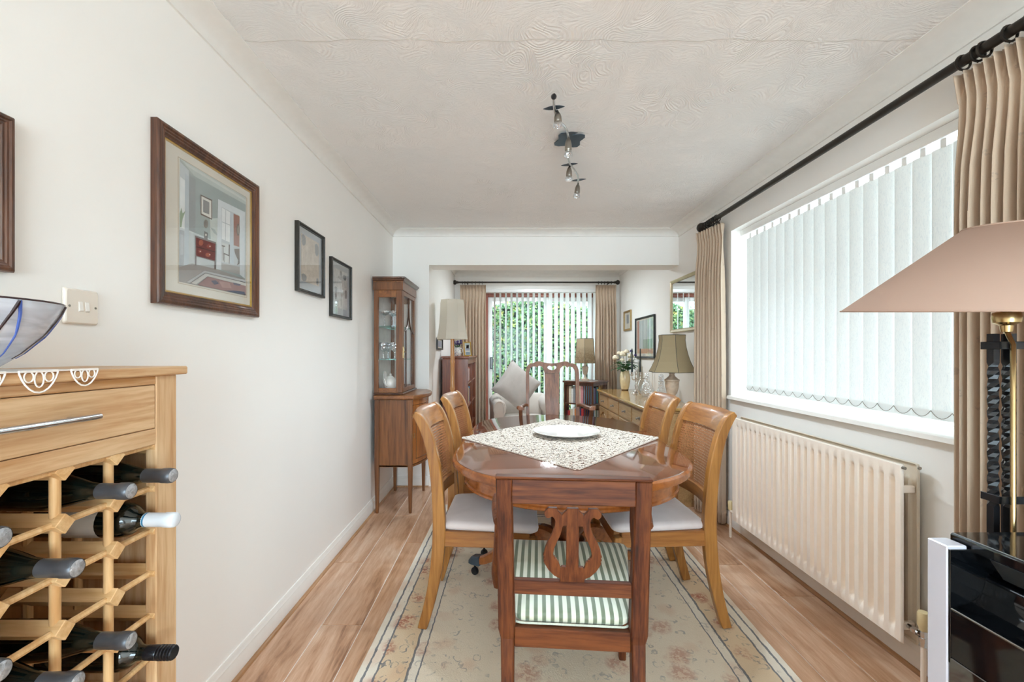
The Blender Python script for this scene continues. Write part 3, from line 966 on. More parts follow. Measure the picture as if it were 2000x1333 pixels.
MB().lathe([(0.011, 0.222), (0.011, 0.19), (0.015, 0.188), (0.015, 0.172), (0.011, 0.170), (0.011, 0.155)], 6, (vx, vy, 0)).cyl((vx, vy, 0.195), (vx, ry0 + 0.008, 0.195), 0.009, n=8).cyl((vx, vy + 0.02, 0.195), (vx, vy + 0.04, 0.195), 0.014, n=6).build('valve_body', M['chrome'], rd, 40, world=True)
MB().cyl((vx, vy, 0.0), (vx, vy, 0.158), 0.0085, n=10).build('feed_pipe', M['rad'], rd, 40, world=True)
MB().cyl((1.535, ry1 + 0.035, 0.0), (1.535, ry1 + 0.035, 0.19), 0.0085, n=10).cyl((1.535, ry1 + 0.035, 0.18), (1.535, ry1 - 0.02, 0.18), 0.0085, n=8).build('return_pipe', M['rad'], rd, 40, world=True)
MB().lathe([(0.013, 0.185), (0.015, 0.19), (0.016, 0.24), (0.012, 0.245)], 12, (1.535, ry1 + 0.035, 0)).build('lockshield_cap', M['valve'], rd, 40, world=True)

# ------------------------------------------------------------------ rug
rug = tag(MB().box(-RW, RW, -RL, RL, 0.0, 0.008).build('rug', M['rug'], None, None, 0.003), 'faded cream floral rug with grey border lines under the dining table', 'rug')
rug.location = (0.298, 2.34, 0.0005); rug.rotation_euler = (0, 0, math.radians(-1.7))
ZR = 0.0085   # top of the rug

# ------------------------------------------------------------------ dining table
def oval(hw, hs, he, inset=0.0, z=0.0, n=22):
    """D-ended outline: half width hw, straight half length hs, end depth he"""
    pts = []
    for s_ in (1, -1):
        for i in range(n + 1):
            a = PI * i / n
            nx, ny = math.cos(a), math.sin(a)
            pts.append(((hw - inset) * math.cos(a) * s_, (hs + (he - inset) * abs(math.sin(a)) ** 0.92) * s_, z))
    return pts


TB = thing('dining_table', 'polished mahogany D ended dining table under the crochet cloth', 'table', (0, 0, 0))
HW, HS, HE = 0.566, 0.40, 0.54
ov = lambda i, z: oval(HW, HS, HE, i, z)
b = MB(); b.loft([ov(0.030, 0.742), ov(0.012, 0.742)], cap0=False, cap1=False)
b = MB(); b.loft([ov(0.040, 0.720), ov(0.016, 0.7485), ov(0.019, 0.750)])
top = b.build('tabletop', M['table'], TB, 40)
b = MB(); b.loft([ov(0.060, 0.705), ov(0.018, 0.708), ov(0.010, 0.713), ov(0.010, 0.718), ov(0.002, 0.722), ov(0.0, 0.733), ov(0.004, 0.742), ov(0.0158, 0.7482), ov(0.0165, 0.7478), ov(0.045, 0.718)], cap0=False, cap1=False)
b.build('edge_moulding', M['tedge'], TB, 35)
b = MB(); b.loft([ov(0.085, 0.625), ov(0.066, 0.625), ov(0.058, 0.631), ov(0.058, 0.640), ov(0.064, 0.646), ov(0.064, 0.706), ov(0.085, 0.706)], cap0=False, cap1=False)
b.build('apron', M['tedge'], TB, 35)
for yy in (-0.22, 0.22):
    MB().box(-HW + 0.02, HW - 0.02, yy - 0.0012, yy + 0.0012, 0.748, 0.7503).build('leaf_seam', M['tedge'], top)
for s_ in (-1, 1):
    py = 0.44 * s_
    pd = MB().lathe([(0.10, 0.625), (0.10, 0.60), (0.055, 0.585), (0.05, 0.54), (0.07, 0.50), (0.085, 0.45), (0.085, 0.41), (0.06, 0.375), (0.055, 0.36), (0.075, 0.35), (0.08, 0.335), (0.08, 0.26), (0.06, 0.235), (0.03, 0.22), (0.0, 0.215)], 24, (0, py, 0)).build('pedestal', M['ped'], TB, 40)
    for a in (0.66 * PI, 0.34 * PI) if s_ < 0 else (-0.66 * PI, -0.34 * PI):
        pass
    dirs = [(-0.80, 0.60), (0.80, 0.60), (-0.62, -0.78)] if s_ < -2 else ([(-0.85, 0.53), (0.70, 0.714), (0.0, 1.0)] if s_ < 0 else [(-0.8, -0.6), (0.8, -0.6), (0, 1)])
    for dx_, dy_ in dirs:
        L = 0.56 if dx_ else 0.34
        path = [(0.05, 0.32), (0.14, 0.345), (0.26, 0.30), (0.38, 0.20), (0.48, 0.125), (L - 0.02, 0.095)]
        if L < 0.5: path = [(0.05, 0.32), (0.10, 0.345), (0.17, 0.30), (0.24, 0.20), (0.29, 0.125), (L - 0.02, 0.095)]
        cl = catmull([(r, z, 0) for r, z in path], 5)
        side = Vector((-dy_, dx_, 0)); dv = Vector((dx_, dy_, 0))
        loops = []
        for i, p in enumerate(cl):
            q = i / (len(cl) - 1)
            hw_, hh = lerp(0.028, 0.019, q), lerp(0.042, 0.020, q)
            tn = (cl[min(i + 1, len(cl) - 1)] - cl[max(i - 1, 0)]).normalized()
            up = dv * (-tn.y) + Vector((0, 0, tn.x))
            c = Vector((0, py, 0)) + dv * p.x + Vector((0, 0, p.y))
            loops.append([c + side * hw_ - up * hh, c + side * hw_ + up * hh * 0.6, c + side * hw_ * 0.5 + up * hh, c - side * hw_ * 0.5 + up * hh, c - side * hw_ + up * hh * 0.6, c - side * hw_ - up * hh])
        lg = MB().loft(loops).build('splayed_leg', M['tedge'], TB, 35)
        c = Vector((0, py, 0)) + dv * (L + 0.02)
        ang = math.atan2(dy_, dx_)
        MM = Matrix.Translation(c) @ Matrix.Rotation(ang, 4, 'Z')
        MB().loft([[(-0.045, -0.024, 0.066), (-0.045, 0.024, 0.066), (-0.045, 0.024, 0.12), (-0.045, -0.024, 0.12)],
                   [(0.01, -0.024, 0.062), (0.01, 0.024, 0.062), (0.01, 0.022, 0.108), (0.01, -0.022, 0.108)],
                   [(0.035, -0.018, 0.062), (0.035, 0.018, 0.062), (0.035, 0.016, 0.080), (0.035, -0.016, 0.080)]], M=MM).build('toe_cap', M['slate'], lg, None, 0.003)
        MB().lathe([(0.020, -0.009), (0.022, -0.005), (0.022, 0.005), (0.020, 0.009)], 14, (0, 0, 0.0223), axis='y', M=MM).cyl((0, 0, 0.022), (0, 0, 0.064), 0.006, n=8, M=MM).build('castor', M['iron'], lg, 40)
MB().box(-0.02, 0.02, -0.42, 0.42, 0.27, 0.31).build('stretcher', M['ped'], TB, None, 0.004)
TC = Vector((0.335, 2.54, ZR)); TR = math.radians(-3.2)
TB.location = TC; TB.rotation_euler = (0, 0, TR)
ZT = 0.7505 + ZR

# crochet cloth: a field of little looped rings
cl = thing('table_cloth', 'openwork crochet cloth laid cornerwise on the dining table', 'tablecloth', (0.33, 2.5, ZT))
A, B_, C_, D_ = Vector((-0.235, 2.50)), Vector((0.385, 3.20)), Vector((0.875, 2.50)), Vector((0.305, 1.825))
b = MB(); R = random.Random(5)
N = 47
rn, tn_ = 6, 4
for i in range(N + 1):
    for j in range(N + 1):
        u, v = i / N, j / N
        p = (A * (1 - u) + D_ * u) * (1 - v) + (B_ * (1 - u) + C_ * u) * v
        p = p + Vector((R.uniform(-.0035, .0035), R.uniform(-.0035, .0035)))
        RR, rr = R.uniform(0.0058, 0.0082), R.uniform(0.0016, 0.0026)
        tx, ty = R.uniform(-.35, .35), R.uniform(-.35, .35)
        pts = []
        ph = R.random() * 6
        zc = ZT + 0.0042 + R.uniform(0, 0.002)
        vv = []
        for a_ in range(rn):
            aa = 2 * PI * a_ / rn + ph
            for k in range(tn_):
                bb = 2 * PI * k / tn_
                q = RR + rr * math.cos(bb)
                x_, y_ = q * math.cos(aa), q * math.sin(aa)
                vv.append((p.x + x_, p.y + y_, max(ZT + 0.0003, zc + rr * math.sin(bb) + tx * x_ * 0.5 + ty * y_ * 0.5)))
        ff = [(a_ * tn_ + k, ((a_ + 1) % rn) * tn_ + k, ((a_ + 1) % rn) * tn_ + (k + 1) % tn_, a_ * tn_ + (k + 1) % tn_) for a_ in range(rn) for k in range(tn_)]
        b.add(vv, ff)
o = b.build('crochet_loops', M['cloth'], cl, 80, world=True, recalc=False); o['kind'] = 'stuff'
# scalloped cord round the edge
b = MB()
for P_, Q_ in ((A, B_), (B_, C_), (C_, D_), (D_, A)):
    n_ = 64
    d_ = (Q_ - P_).normalized(); nn = Vector((-d_.y, d_.x))
    if nn.dot((A + C_) / 2 - P_) > 0: nn = -nn
    pts = [P_.lerp(Q_, i / (n_ * 3)) + nn * (0.006 + 0.006 * abs(math.sin(PI * i / 3))) for i in range(n_ * 3 + 1)]
    b.tube([(p.x, p.y, ZT + 0.003) for p in pts], 0.0024, 4)
b.build('edging', M['cloth'], cl, 80, world=True)
zp = ZT + 0.0105
pc = (0.365, 2.56, zp)
pl = thing('serving_plate', 'large white plate resting in the middle of the crochet cloth', 'plate', pc)
MB().lathe([(0.0, 0.002), (0.11, 0.0), (0.12, 0.003), (0.185, 0.018), (0.195, 0.023), (0.195, 0.026), (0.183, 0.024), (0.125, 0.010), (0.10, 0.007), (0.0, 0.008)], 48, pc).build('plate_dish', M['porcelain'], pl, 40, world=True)


# ------------------------------------------------------------------ cane back chairs
def rounded_trap(y0, y1, w0, w1, rad=0.05, n=6, inset=0.0, z=0.0):
    pts = []
    y0 += inset; y1 -= inset
    corners = [(w1 - inset, y1, 0), (-(w1 - inset), y1, 90), (-(w0 - inset), y0, 180), (w0 - inset, y0, 270)]
    for cx, cy, a0 in corners:
        sx, sy = (1 if cx > 0 else -1), (1 if cy == y1 else -1)
        for i in range(n + 1):
            a = math.radians(a0 + 90 * i / n)
            pts.append((cx - sx * rad + rad * math.cos(a), cy - sy * rad + rad * math.sin(a), z))
    return pts


def cushion(b, y0, y1, w0, w1, z0, h, rad=0.05, bulge=0.006, dome=0.02):
    L = [rounded_trap(y0, y1, w0, w1, rad, 6, 0.004, z0)]
    for q, ins in ((0.15, -bulge * 0.5), (0.45, -bulge), (0.75, 0.0), (0.92, 0.018), (1.0, 0.045)):
        L.append(rounded_trap(y0, y1, w0, w1, rad, 6, ins, z0 + h * q))
    L.append(rounded_trap(y0, y1, w0, w1, rad * 0.8, 6, 0.10, z0 + h + dome * 0.7))
    L.append(rounded_trap(y0, y1, w0, w1, 0.03, 6, 0.165, z0 + h + dome))
    return b.loft(L)


POST = [(-0.312, 0.0, 0.0215), (-0.276, 0.13, 0.0235), (-0.249, 0.27, 0.027), (-0.236, 0.42, 0.029), (-0.239, 0.56, 0.027),
        (-0.252, 0.70, 0.025), (-0.272, 0.81, 0.023), (-0.297, 0.89, 0.022), (-0.326, 0.945, 0.019), (-0.350, 0.968, 0.012)]
PC = catmull([(a, z, w) for a, z, w in POST], 4)


def post_y(z):
    for p, q in zip(PC, PC[1:]):
        if p.y <= z <= q.y: return lerp(p.x, q.x, (z - p.y) / max(1e-6, q.y - p.y))
    return PC[-1].x


def outline(center):
    lft, rgt = [], []
    for i, p in enumerate(center):
        a, c = center[max(i - 1, 0)], center[min(i + 1, len(center) - 1)]
        tx, ty = c.x - a.x, c.y - a.y
        l = math.hypot(tx, ty); nx, ny = -ty / l, tx / l
        lft.append((p.x + nx * p.z, p.y + ny * p.z)); rgt.append((p.x - nx * p.z, p.y - ny * p.z))
    return lft + rgt[::-1]


def cane_chair(label):
    t_ = thing('cane_back_dining_chair', label, 'chair', group='cane backed dining chairs round the table')
    ol = outline(PC)
    ol = [(a, max(0.0, z)) for a, z in ol]
    for s_ in (-1, 1):
        x0, x1 = s_ * 0.190, s_ * 0.226
        MB().plate(ol, [], lambda a, z, t: (t, a, z), min(x0, x1), max(x0, x1)).build('rear_leg', M['gold'], t_, 40, 0.004, seg=2)
        fl = outline(catmull([(0.205, 0.0, 0.015), (0.190, 0.10, 0.017), (0.182, 0.24, 0.021), (0.182, 0.42, 0.022)], 4))
        fl = [(a, max(0.0, z)) for a, z in fl]
        x0, x1 = s_ * 0.200, s_ * 0.240
        MB().plate(fl, [], lambda a, z, t: (t, a, z), min(x0, x1), max(x0, x1)).build('front_leg', M['gold'], t_, 40, 0.004)
        MB().loft([[(s_ * 0.196, -0.215, 0.372), (s_ * 0.222, -0.215, 0.372), (s_ * 0.222, -0.215, 0.441), (s_ * 0.196, -0.215, 0.441)],
                   [(s_ * 0.205, 0.170, 0.372), (s_ * 0.235, 0.170, 0.372), (s_ * 0.235, 0.170, 0.441), (s_ * 0.205, 0.170, 0.441)]]).build('side_rail', M['goldy'], t_, None, 0.003)
    MB().box(-0.20, 0.20, 0.170, 0.196, 0.372, 0.441).build('front_rail', M['goldx'], t_, None, 0.003)
    MB().box(-0.19, 0.19, -0.236, -0.212, 0.372, 0.441).build('back_rail', M['goldx'], t_, None, 0.003)
    b = MB(); cushion(b, -0.222, 0.205, 0.205, 0.238, 0.4415, 0.042, 0.035)
    b.build('seat_cushion', M['velvet'], t_, 60)
    bow = lambda x: -0.030 * (1 - (x / 0.19) ** 2)
    # crest rail, curled over backwards
    loops = []
    for i in range(17):
        x = lerp(-0.192, 0.192, i / 16); bw = bow(max(-0.19, min(0.19, x)))
        f_, k_ = [], []
        for z in (0.880, 0.90, 0.925, 0.945, 0.960, 0.968):
            y = post_y(z) + bw
            th = 0.012 if z < 0.95 else (0.010 if z < 0.965 else 0.005)
            dz = 0.006 if z > 0.93 else 0.0
            f_.append((x, y + th, z + dz)); k_.append((x, y - th, z - dz * 1.2))
        loops.append(f_ + k_[::-1])
    MB().loft(loops).build('crest_rail', M['goldx'], t_, 50)
    loops = []
    for i in range(13):
        x = lerp(-0.192, 0.192, i / 12); y = post_y(0.57) + bow(max(-0.19, min(0.19, x)))
        loops.append([(x, y - 0.012, 0.535), (x, y + 0.012, 0.535), (x, y + 0.012, 0.592), (x, y - 0.012, 0.592)])
    MB().loft(loops).build('lower_back_rail', M['goldx'], t_, 50)
    # cane panel: woven ribbons
    b = MB()
    X0, X1, Z0, Z1 = -0.191, 0.191, 0.588, 0.884
    S = lambda x, z, o=0.0: (x, post_y(z) + bow(max(-.19, min(.19, x))) + o, z)

    def ribbon(p, q, w, o, n_):
        d_ = Vector((q[0] - p[0], q[1] - p[1])).normalized(); nx, nz = -d_.y * w / 2, d_.x * w / 2
        v, f = [], []
        for i in range(n_ + 1):
            x, z = lerp(p[0], q[0], i / n_), lerp(p[1], q[1], i / n_)
            v += [S(x + nx, z + nz, o), S(x - nx, z - nz, o)]
        f = [(2 * i, 2 * i + 1, 2 * i + 3, 2 * i + 2) for i in range(n_)]
        b.add(v, f)
    pt = 0.0128
    nx_ = int((X1 - X0) / pt); nz_ = int((Z1 - Z0) / pt)
    for i in range(1, nx_): ribbon((X0 + i * pt, Z0), (X0 + i * pt, Z1), 0.0044, 0.0006, 6)
    for i in range(1, nz_ + 1): ribbon((X0, Z0 + i * pt), (X1, Z0 + i * pt), 0.0044, -0.0006, 10)
    H, W_ = Z1 - Z0, X1 - X0
    for i in range(-nz_, nx_, 1):
        for sg in (1, -1):
            p = [X0 + (i + 0.5) * pt, Z0]; q = [p[0] + H, Z1]
            if p[0] < X0: p[1] += X0 - p[0]; p[0] = X0
            if q[0] > X1: q[1] -= q[0] - X1; q[0] = X1
            if q[0] - p[0] < 0.01: continue
            if sg < 0: p[0], q[0] = X0 + X1 - p[0], X0 + X1 - q[0]
            ribbon(p, q, 0.0026, 0.0, 6)
    o = b.build('cane_panel', M['cane'], t_, None, recalc=False); o['kind'] = 'stuff'
    return t_


ch = cane_chair('honey wood cane backed chair nearest the viewer on the left of the table')
ch.location = (-0.050, 2.165, ZR); ch.rotation_euler = (0, 0, math.radians(-92))
dup(ch, (-0.018, 2.85, ZR), math.radians(-95), 'honey wood cane backed chair at the far left of the table beside the display cabinet')
dup(ch, (0.688, 2.175, ZR), math.radians(91), 'honey wood cane backed chair nearest the viewer on the right of the table')
dup(ch, (0.705, 2.83, ZR), math.radians(88), 'honey wood cane backed chair at the far right of the table before the sideboard')


# ------------------------------------------------------------------ lyre back carver chair in front
def beam(secs):
    return MB().loft([[(x - hx, y - hy, z), (x + hx, y - hy, z), (x + hx, y + hy, z), (x - hx, y + hy, z)] for x, y, z, hx, hy in secs])


lc = thing('lyre_back_armchair', 'dark mahogany armchair with lyre back and green striped seat in the foreground', 'chair')
for s_ in (-1, 1):
    beam([(s_ * 0.196, -0.300, 0.0, 0.016, 0.016), (s_ * 0.199, -0.262, 0.20, 0.019, 0.020), (s_ * 0.201, -0.243, 0.385, 0.021, 0.022),
          (s_ * 0.203, -0.243, 0.412, 0.026, 0.024), (s_ * 0.205, -0.248, 0.52, 0.026, 0.022), (s_ * 0.207, -0.262, 0.68, 0.025, 0.019), (s_ * 0.209, -0.286, 0.874, 0.025, 0.014)]).build('rear_leg', M['mahog'], lc, None, 0.004)
    beam([(s_ * 0.248, 0.232, 0.0, 0.014, 0.014), (s_ * 0.247, 0.226, 0.25, 0.019, 0.019), (s_ * 0.246, 0.222, 0.42, 0.022, 0.022)]).build('front_leg', M['mahog'], lc, None, 0.004)
    MB().loft([[(s_ * 0.185, -0.225, 0.355), (s_ * 0.215, -0.225, 0.355), (s_ * 0.215, -0.225, 0.415), (s_ * 0.185, -0.225, 0.415)],
               [(s_ * 0.225, 0.21, 0.355), (s_ * 0.260, 0.21, 0.355), (s_ * 0.260, 0.21, 0.415), (s_ * 0.225, 0.21, 0.415)]]).build('side_rail', M['mahogy'], lc, None, 0.003)
    ap = catmull([(s_ * 0.232, -0.262, 0.735), (s_ * 0.246, -0.17, 0.745), (s_ * 0.254, -0.05, 0.735), (s_ * 0.257, 0.03, 0.70), (s_ * 0.256, 0.045, 0.63), (s_ * 0.256, 0.015, 0.56), (s_ * 0.260, 0.01, 0.50), (s_ * 0.268, 0.035, 0.43), (s_ * 0.262, 0.05, 0.375)], 5)
    MB().tube(ap, [lerp(0.013, 0.017, min(1, i / 12)) for i in range(len(ap))], 8).build('arm', M['mahog'], lc, 50)
MB().box(-0.186, 0.186, -0.296, -0.270, 0.800, 0.874).build('crest_rail', M['mahogx'], lc, None, 0.003)
MB().box(-0.236, 0.236, -0.303, -0.266, 0.874, 0.881).build('crest_cap', M['mahogx'], lc, None, 0.003)
MB().box(-0.182, 0.182, -0.262, -0.238, 0.518, 0.560).build('cross_rail', M['mahogx'], lc, None, 0.003)
MB().box(-0.180, 0.180, -0.256, -0.226, 0.355, 0.413).build('back_rail', M['mahogx'], lc, None, 0.003)
MB().box(-0.225, 0.225, 0.205, 0.236, 0.355, 0.415).build('front_rail', M['mahogx'], lc, None, 0.003)
b = MB()
L = []
for q, ins, dz in ((0, 0.006, 0), (0.3, -0.004, 0), (0.65, -0.006, 0), (0.88, 0.004, 0), (1.0, 0.028, 0.004), (1.0, 0.07, 0.012), (1.0, 0.12, 0.016), (1.0, 0.17, 0.017)):
    lp = rounded_trap(-0.232, 0.245, 0.180, 0.262, 0.028, 6, ins, 0.4155 + 0.045 * q + dz)
    L.append([(x, y, z + 0.012 * sstep(-0.1, 0.2, y) * min(1, q * 1.3)) for x, y, z in lp])
b.loft(L).build('seat_pad', M['stripe'], lc, 60)
b = MB(); b.tube([(p[0], p[1], 0.4185) for p in rounded_trap(-0.2365, 0.2495, 0.1845, 0.2665, 0.028, 6)], 0.0035, 6, closed=True)
b.build('braid', M['braid'], lc, 60)
hr = [(550, 280), (550, 300), (610, 360), (665, 305), (665, 280), (775, 280), (800, 305), (822, 335), (818, 375), (795, 400), (765, 403), (740, 388), (722, 385), (700, 410), (690, 440), (697, 510),
      (730, 600), (780, 690), (812, 770), (825, 840), (838, 862), (822, 880), (836, 905), (822, 925), (832, 940), (808, 985), (770, 1045), (700, 1115), (630, 1150), (630, 1185), (612, 1200), (615, 1228), (642, 1240), (642, 1275)]
hl = [(555, 495), (600, 495), (625, 600), (665, 690), (700, 770), (715, 850), (703, 885), (690, 878), (690, 905), (668, 905), (668, 930), (648, 935), (640, 970), (620, 1020), (610, 1000), (555, 1000)]
S = 1.3 / 850
cv = lambda cx, cy: ((cx - 480) / 6.06 * S, 1.25 - (940 + cy / 6.06 - 690) / 850 * 1.3 - ZR)
outer = [cv(x, y) for x, y in hr] + [cv(960 - x, y) for x, y in hr[::-1]]
h1 = [cv(x, y) for x, y in hl]
h2 = [cv(960 - x, y) for x, y in hl[::-1]]
MB().plate(outer, [h1, h2], lambda a, z, t: (a, lerp(-0.252, -0.283, (z - 0.56) / 0.24) + t, z), -0.007, 0.007).build('lyre_splat', M['mahog'], lc, None, 0.0012)
lc.location = (0.222, 1.552, ZR); lc.scale = (0.96, 1, 1); lc.rotation_euler = (0, 0, math.radians(-4.5))

# ------------------------------------------------------------------ tall splat back armchair at the far end
qa = thing('splat_back_armchair', 'tall walnut armchair with vase shaped splat at the far end of the table', 'chair')
QD = 3.88
qx = at(1078, 0, QD).x
cq = lambda cx, cy: ((940 + cx / 7.014 - 1078) / F * QD, EYE - (640 + cy / 7.014 - PY) / F * QD)
ol = [(605, 1640), (603, 620), (610, 560), (632, 520), (668, 497), (705, 492), (722, 488), (738, 474), (765, 466), (800, 468), (850, 482), (905, 493), (965, 498), (1030, 492), (1090, 480), (1145, 467), (1178, 470), (1200, 485), (1215, 495), (1250, 495), (1290, 508), (1318, 540), (1332, 585), (1338, 640), (1338, 1640)]
lo = [(650, 1640), (648, 620), (660, 572), (685, 545), (720, 538), (745, 545), (756, 560), (766, 538), (795, 530), (830, 545), (852, 585), (862, 640), (862, 1640)]
ro = [(1066, 1640), (1066, 630), (1082, 565), (1110, 538), (1145, 530), (1168, 542), (1176, 558), (1190, 542), (1220, 540), (1255, 552), (1280, 590), (1290, 640), (1288, 1640)]
hole = [(902, 545), (925, 530), (950, 535), (965, 541), (985, 535), (1005, 530), (1028, 542), (1028, 562), (1005, 582), (965, 592), (925, 582), (904, 562)]
ymap = lambda z: -0.235 - 0.10 * max(0, (z - 0.45)) / 0.7
P2 = lambda L_: [cq(x, y) for x, y in L_]
bkfn = lambda a, z, t: (-a, ymap(z) + t, z - ZR)
# frame = outline strip (posts and crest) with the two openings and the hand hole; the splat is its own part
cut_l = [cq(862, 640), cq(862, 1640)]
fr = P2([(605, 1640)] + ol[1:-1] + [(1338, 1640), (1288, 1640), (1290, 640), (1280, 590), (1255, 552), (1220, 540), (1190, 542), (1176, 558), (1168, 542), (1145, 530), (1110, 538), (1082, 565), (1066, 630),
         (862, 630), (852, 585), (830, 545), (795, 530), (766, 538), (756, 560), (745, 545), (720, 538), (685, 545), (660, 572), (648, 620), (650, 1640)])
MB().plate(fr, [P2(hole)], bkfn, -0.014, 0.014).build('back_frame', M['anne'], qa, None, 0.004)
MB().plate(P2([(862, 632), (1066, 632), (1060, 1000), (1045, 1300), (1060, 1640), (866, 1640), (882, 1300), (868, 1000)]), [], bkfn, -0.006, 0.006).build('splat', M['anne'], qa, None, 0.002)
zs = 0.46
for s_ in (-1, 1):
    MB().tube([(s_ * 0.215, -0.235, 0.50), (s_ * 0.215, -0.25, 0.25), (s_ * 0.222, -0.30, 0.0)], [0.020, 0.018, 0.015], 8).build('rear_leg', M['anne'], qa, 50)
    lp = catmull([(s_ * 0.245, 0.225, 0.44), (s_ * 0.262, 0.245, 0.36), (s_ * 0.252, 0.238, 0.20), (s_ * 0.245, 0.232, 0.08), (s_ * 0.250, 0.245, 0.02), (s_ * 0.250, 0.245, 0.0)], 4)
    MB().tube(lp, [lerp(0.034, 0.014, min(1, i / 14)) if i < 16 else 0.026 for i in range(len(lp))], 10).build('cabriole_leg', M['anne'], qa, 50)
    ap = catmull([(s_ * 0.228, -0.262, 0.775), (s_ * 0.250, -0.20, 0.785), (s_ * 0.285, -0.08, 0.778), (s_ * 0.300, 0.02, 0.785), (s_ * 0.298, 0.085, 0.800), (s_ * 0.285, 0.115, 0.790)], 5)
    b = MB()
    loops = []
    for i, p in enumerate(ap):
        w_ = lerp(0.013, 0.026, i / (len(ap) - 1))
        loops.append([p + Vector((-w_, 0, -0.012)), p + Vector((w_, 0, -0.012)), p + Vector((w_, 0, 0.006)), p + Vector((w_ * 0.5, 0, 0.012)), p + Vector((-w_ * 0.5, 0, 0.012)), p + Vector((-w_, 0, 0.006))])
    b.loft(loops).build('arm', M['anne'], qa, 50, 0.002)
    sp_ = catmull([(s_ * 0.290, 0.06, 0.780), (s_ * 0.285, 0.02, 0.70), (s_ * 0.262, 0.03, 0.58), (s_ * 0.255, 0.06, 0.44)], 4)
    MB().tube(sp_, 0.015, 8).build('arm_support', M['anne'], qa, 50)
MB().loft([rounded_trap(-0.25, 0.25, 0.215, 0.27, 0.03, 4, 0, z) for z in (0.385, 0.45)]).build('seat_frame', M['anne'], qa, 50, 0.003)
b = MB(); cushion(b, -0.225, 0.24, 0.195, 0.255, 0.4505, 0.03)
b.build('seat_cushion', M['velvet'], qa, 60)
qa.location = (qx, QD - 0.26, ZR + 0.001); qa.rotation_euler = (0, 0, PI + math.radians(-1.5))

# ------------------------------------------------------------------ wine cabinet at the left wall
WX0, WX1, WYa, WYb = XL + 0.004, -0.800, 0.28, 1.0625      # back, front, near end, far end
WT = 1.218
wc = thing('wine_cabinet', 'pale oak wine cabinet with one drawer and a pine bottle rack', 'cabinet', ((WX0 + WX1) / 2, (WYa + WYb) / 2, 0))
Wb = lambda name, mat_, *bx, parent=None, bev=0.002: MB().box(*bx).build(name, mat_, parent or wc, None, bev, True)
Wb('top_board', M['oak'], WX0, -0.7876, WYa - 0.022, WYb + 0.022, 1.198, WT, bev=0.003)
for y0, y1 in ((WYa, WYa + 0.0625), (WYb - 0.0625, WYb)):
    Wb('stile', M['oakz'], -0.825, WX1, y0, y1, 0.06, 1.198)
for y0, y1 in ((WYa, WYa + 0.02), (WYb - 0.02, WYb)):
    Wb('side_panel', M['oakz'], WX0, -0.826, y0, y1, 0.0, 1.198)
ya, yb = WYa + 0.0625, WYb - 0.0625
Wb('top_rail', M['oak'], -0.825, WX1, ya, yb, 1.178, 1.198)
dr = Wb('drawer', M['oak'], -0.828, WX1 - 0.0005, ya + 0.0015, yb - 0.0015, 1.078, 1.1765)
hy0, hy1 = 0.505, 0.834
b = MB(); b.cyl((-0.775, hy0, 1.129), (-0.775, hy1, 1.129), 0.006, n=14)
for yy in (hy0 + 0.035, hy1 - 0.035): b.cyl((-0.775, yy, 1.129), (-0.801, yy, 1.129), 0.004, n=8)
b.build('handle', M['chrome'], dr, 40)
Wb('lower_rail', M['oak'], -0.825, WX1, ya, yb, 1.040, 1.0765)
Wb('bottom_rail', M['oak'], -0.825, WX1, ya, yb, 0.06, 0.13)
Wb('base_plinth', M['oak'], WX0, -0.83, WYa + 0.021, WYb - 0.021, 0.0, 0.10)
Wb('back_panel', M['rackback'], WX0, WX0 + 0.006, WYa + 0.021, WYb - 0.021, 0.10, 1.19)
Wb('drawer_floor', M['rackback'], WX0 + 0.007, -0.829, WYa + 0.021, WYb - 0.021, 1.050, 1.060)
levels = [1.035 - 0.0975 * i for i in range(10)]
posts = [1.012 - 0.1075 * i for i in range(7)]
XRF = -0.803
hs = 0.0165
for i, py in enumerate(posts):
    if py < ya - 0.02: continue
    for zl in levels:
        if zl < 0.12: continue
        h2 = hs * 1.0
        loops = []
        for xx in (WX0 + 0.008, XRF):
            loops.append([(xx, py, zl - h2 * 1.15), (xx, py + h2 * 1.15, zl), (xx, py, zl + h2 * 1.15), (xx, py - h2 * 1.15, zl)])
        MB().loft(loops).build('rack_rail', M['pine'], wc, None, 0.001, True)
    MB().cyl((XRF - 0.020, py, 0.131), (XRF - 0.020, py, 1.039), 0.0085, n=10).build('upright_dowel', M['pinez'], wc, 40, world=True)
    MB().cyl((WX0 + 0.05, py, 0.131), (WX0 + 0.05, py, 1.049), 0.0085, n=8).build('upright_dowel', M['pinez'], wc, 40, world=True)
    if i + 1 < len(posts) and posts[i + 1] > ya - 0.02:
        for zl in levels:
            if zl < 0.12: continue
            MB().cyl((XRF - 0.014, py - 0.012, zl), (XRF - 0.014, posts[i + 1] + 0.012, zl), 0.0065, n=8).build('cross_dowel', M['pinez'], wc, 40, world=True)


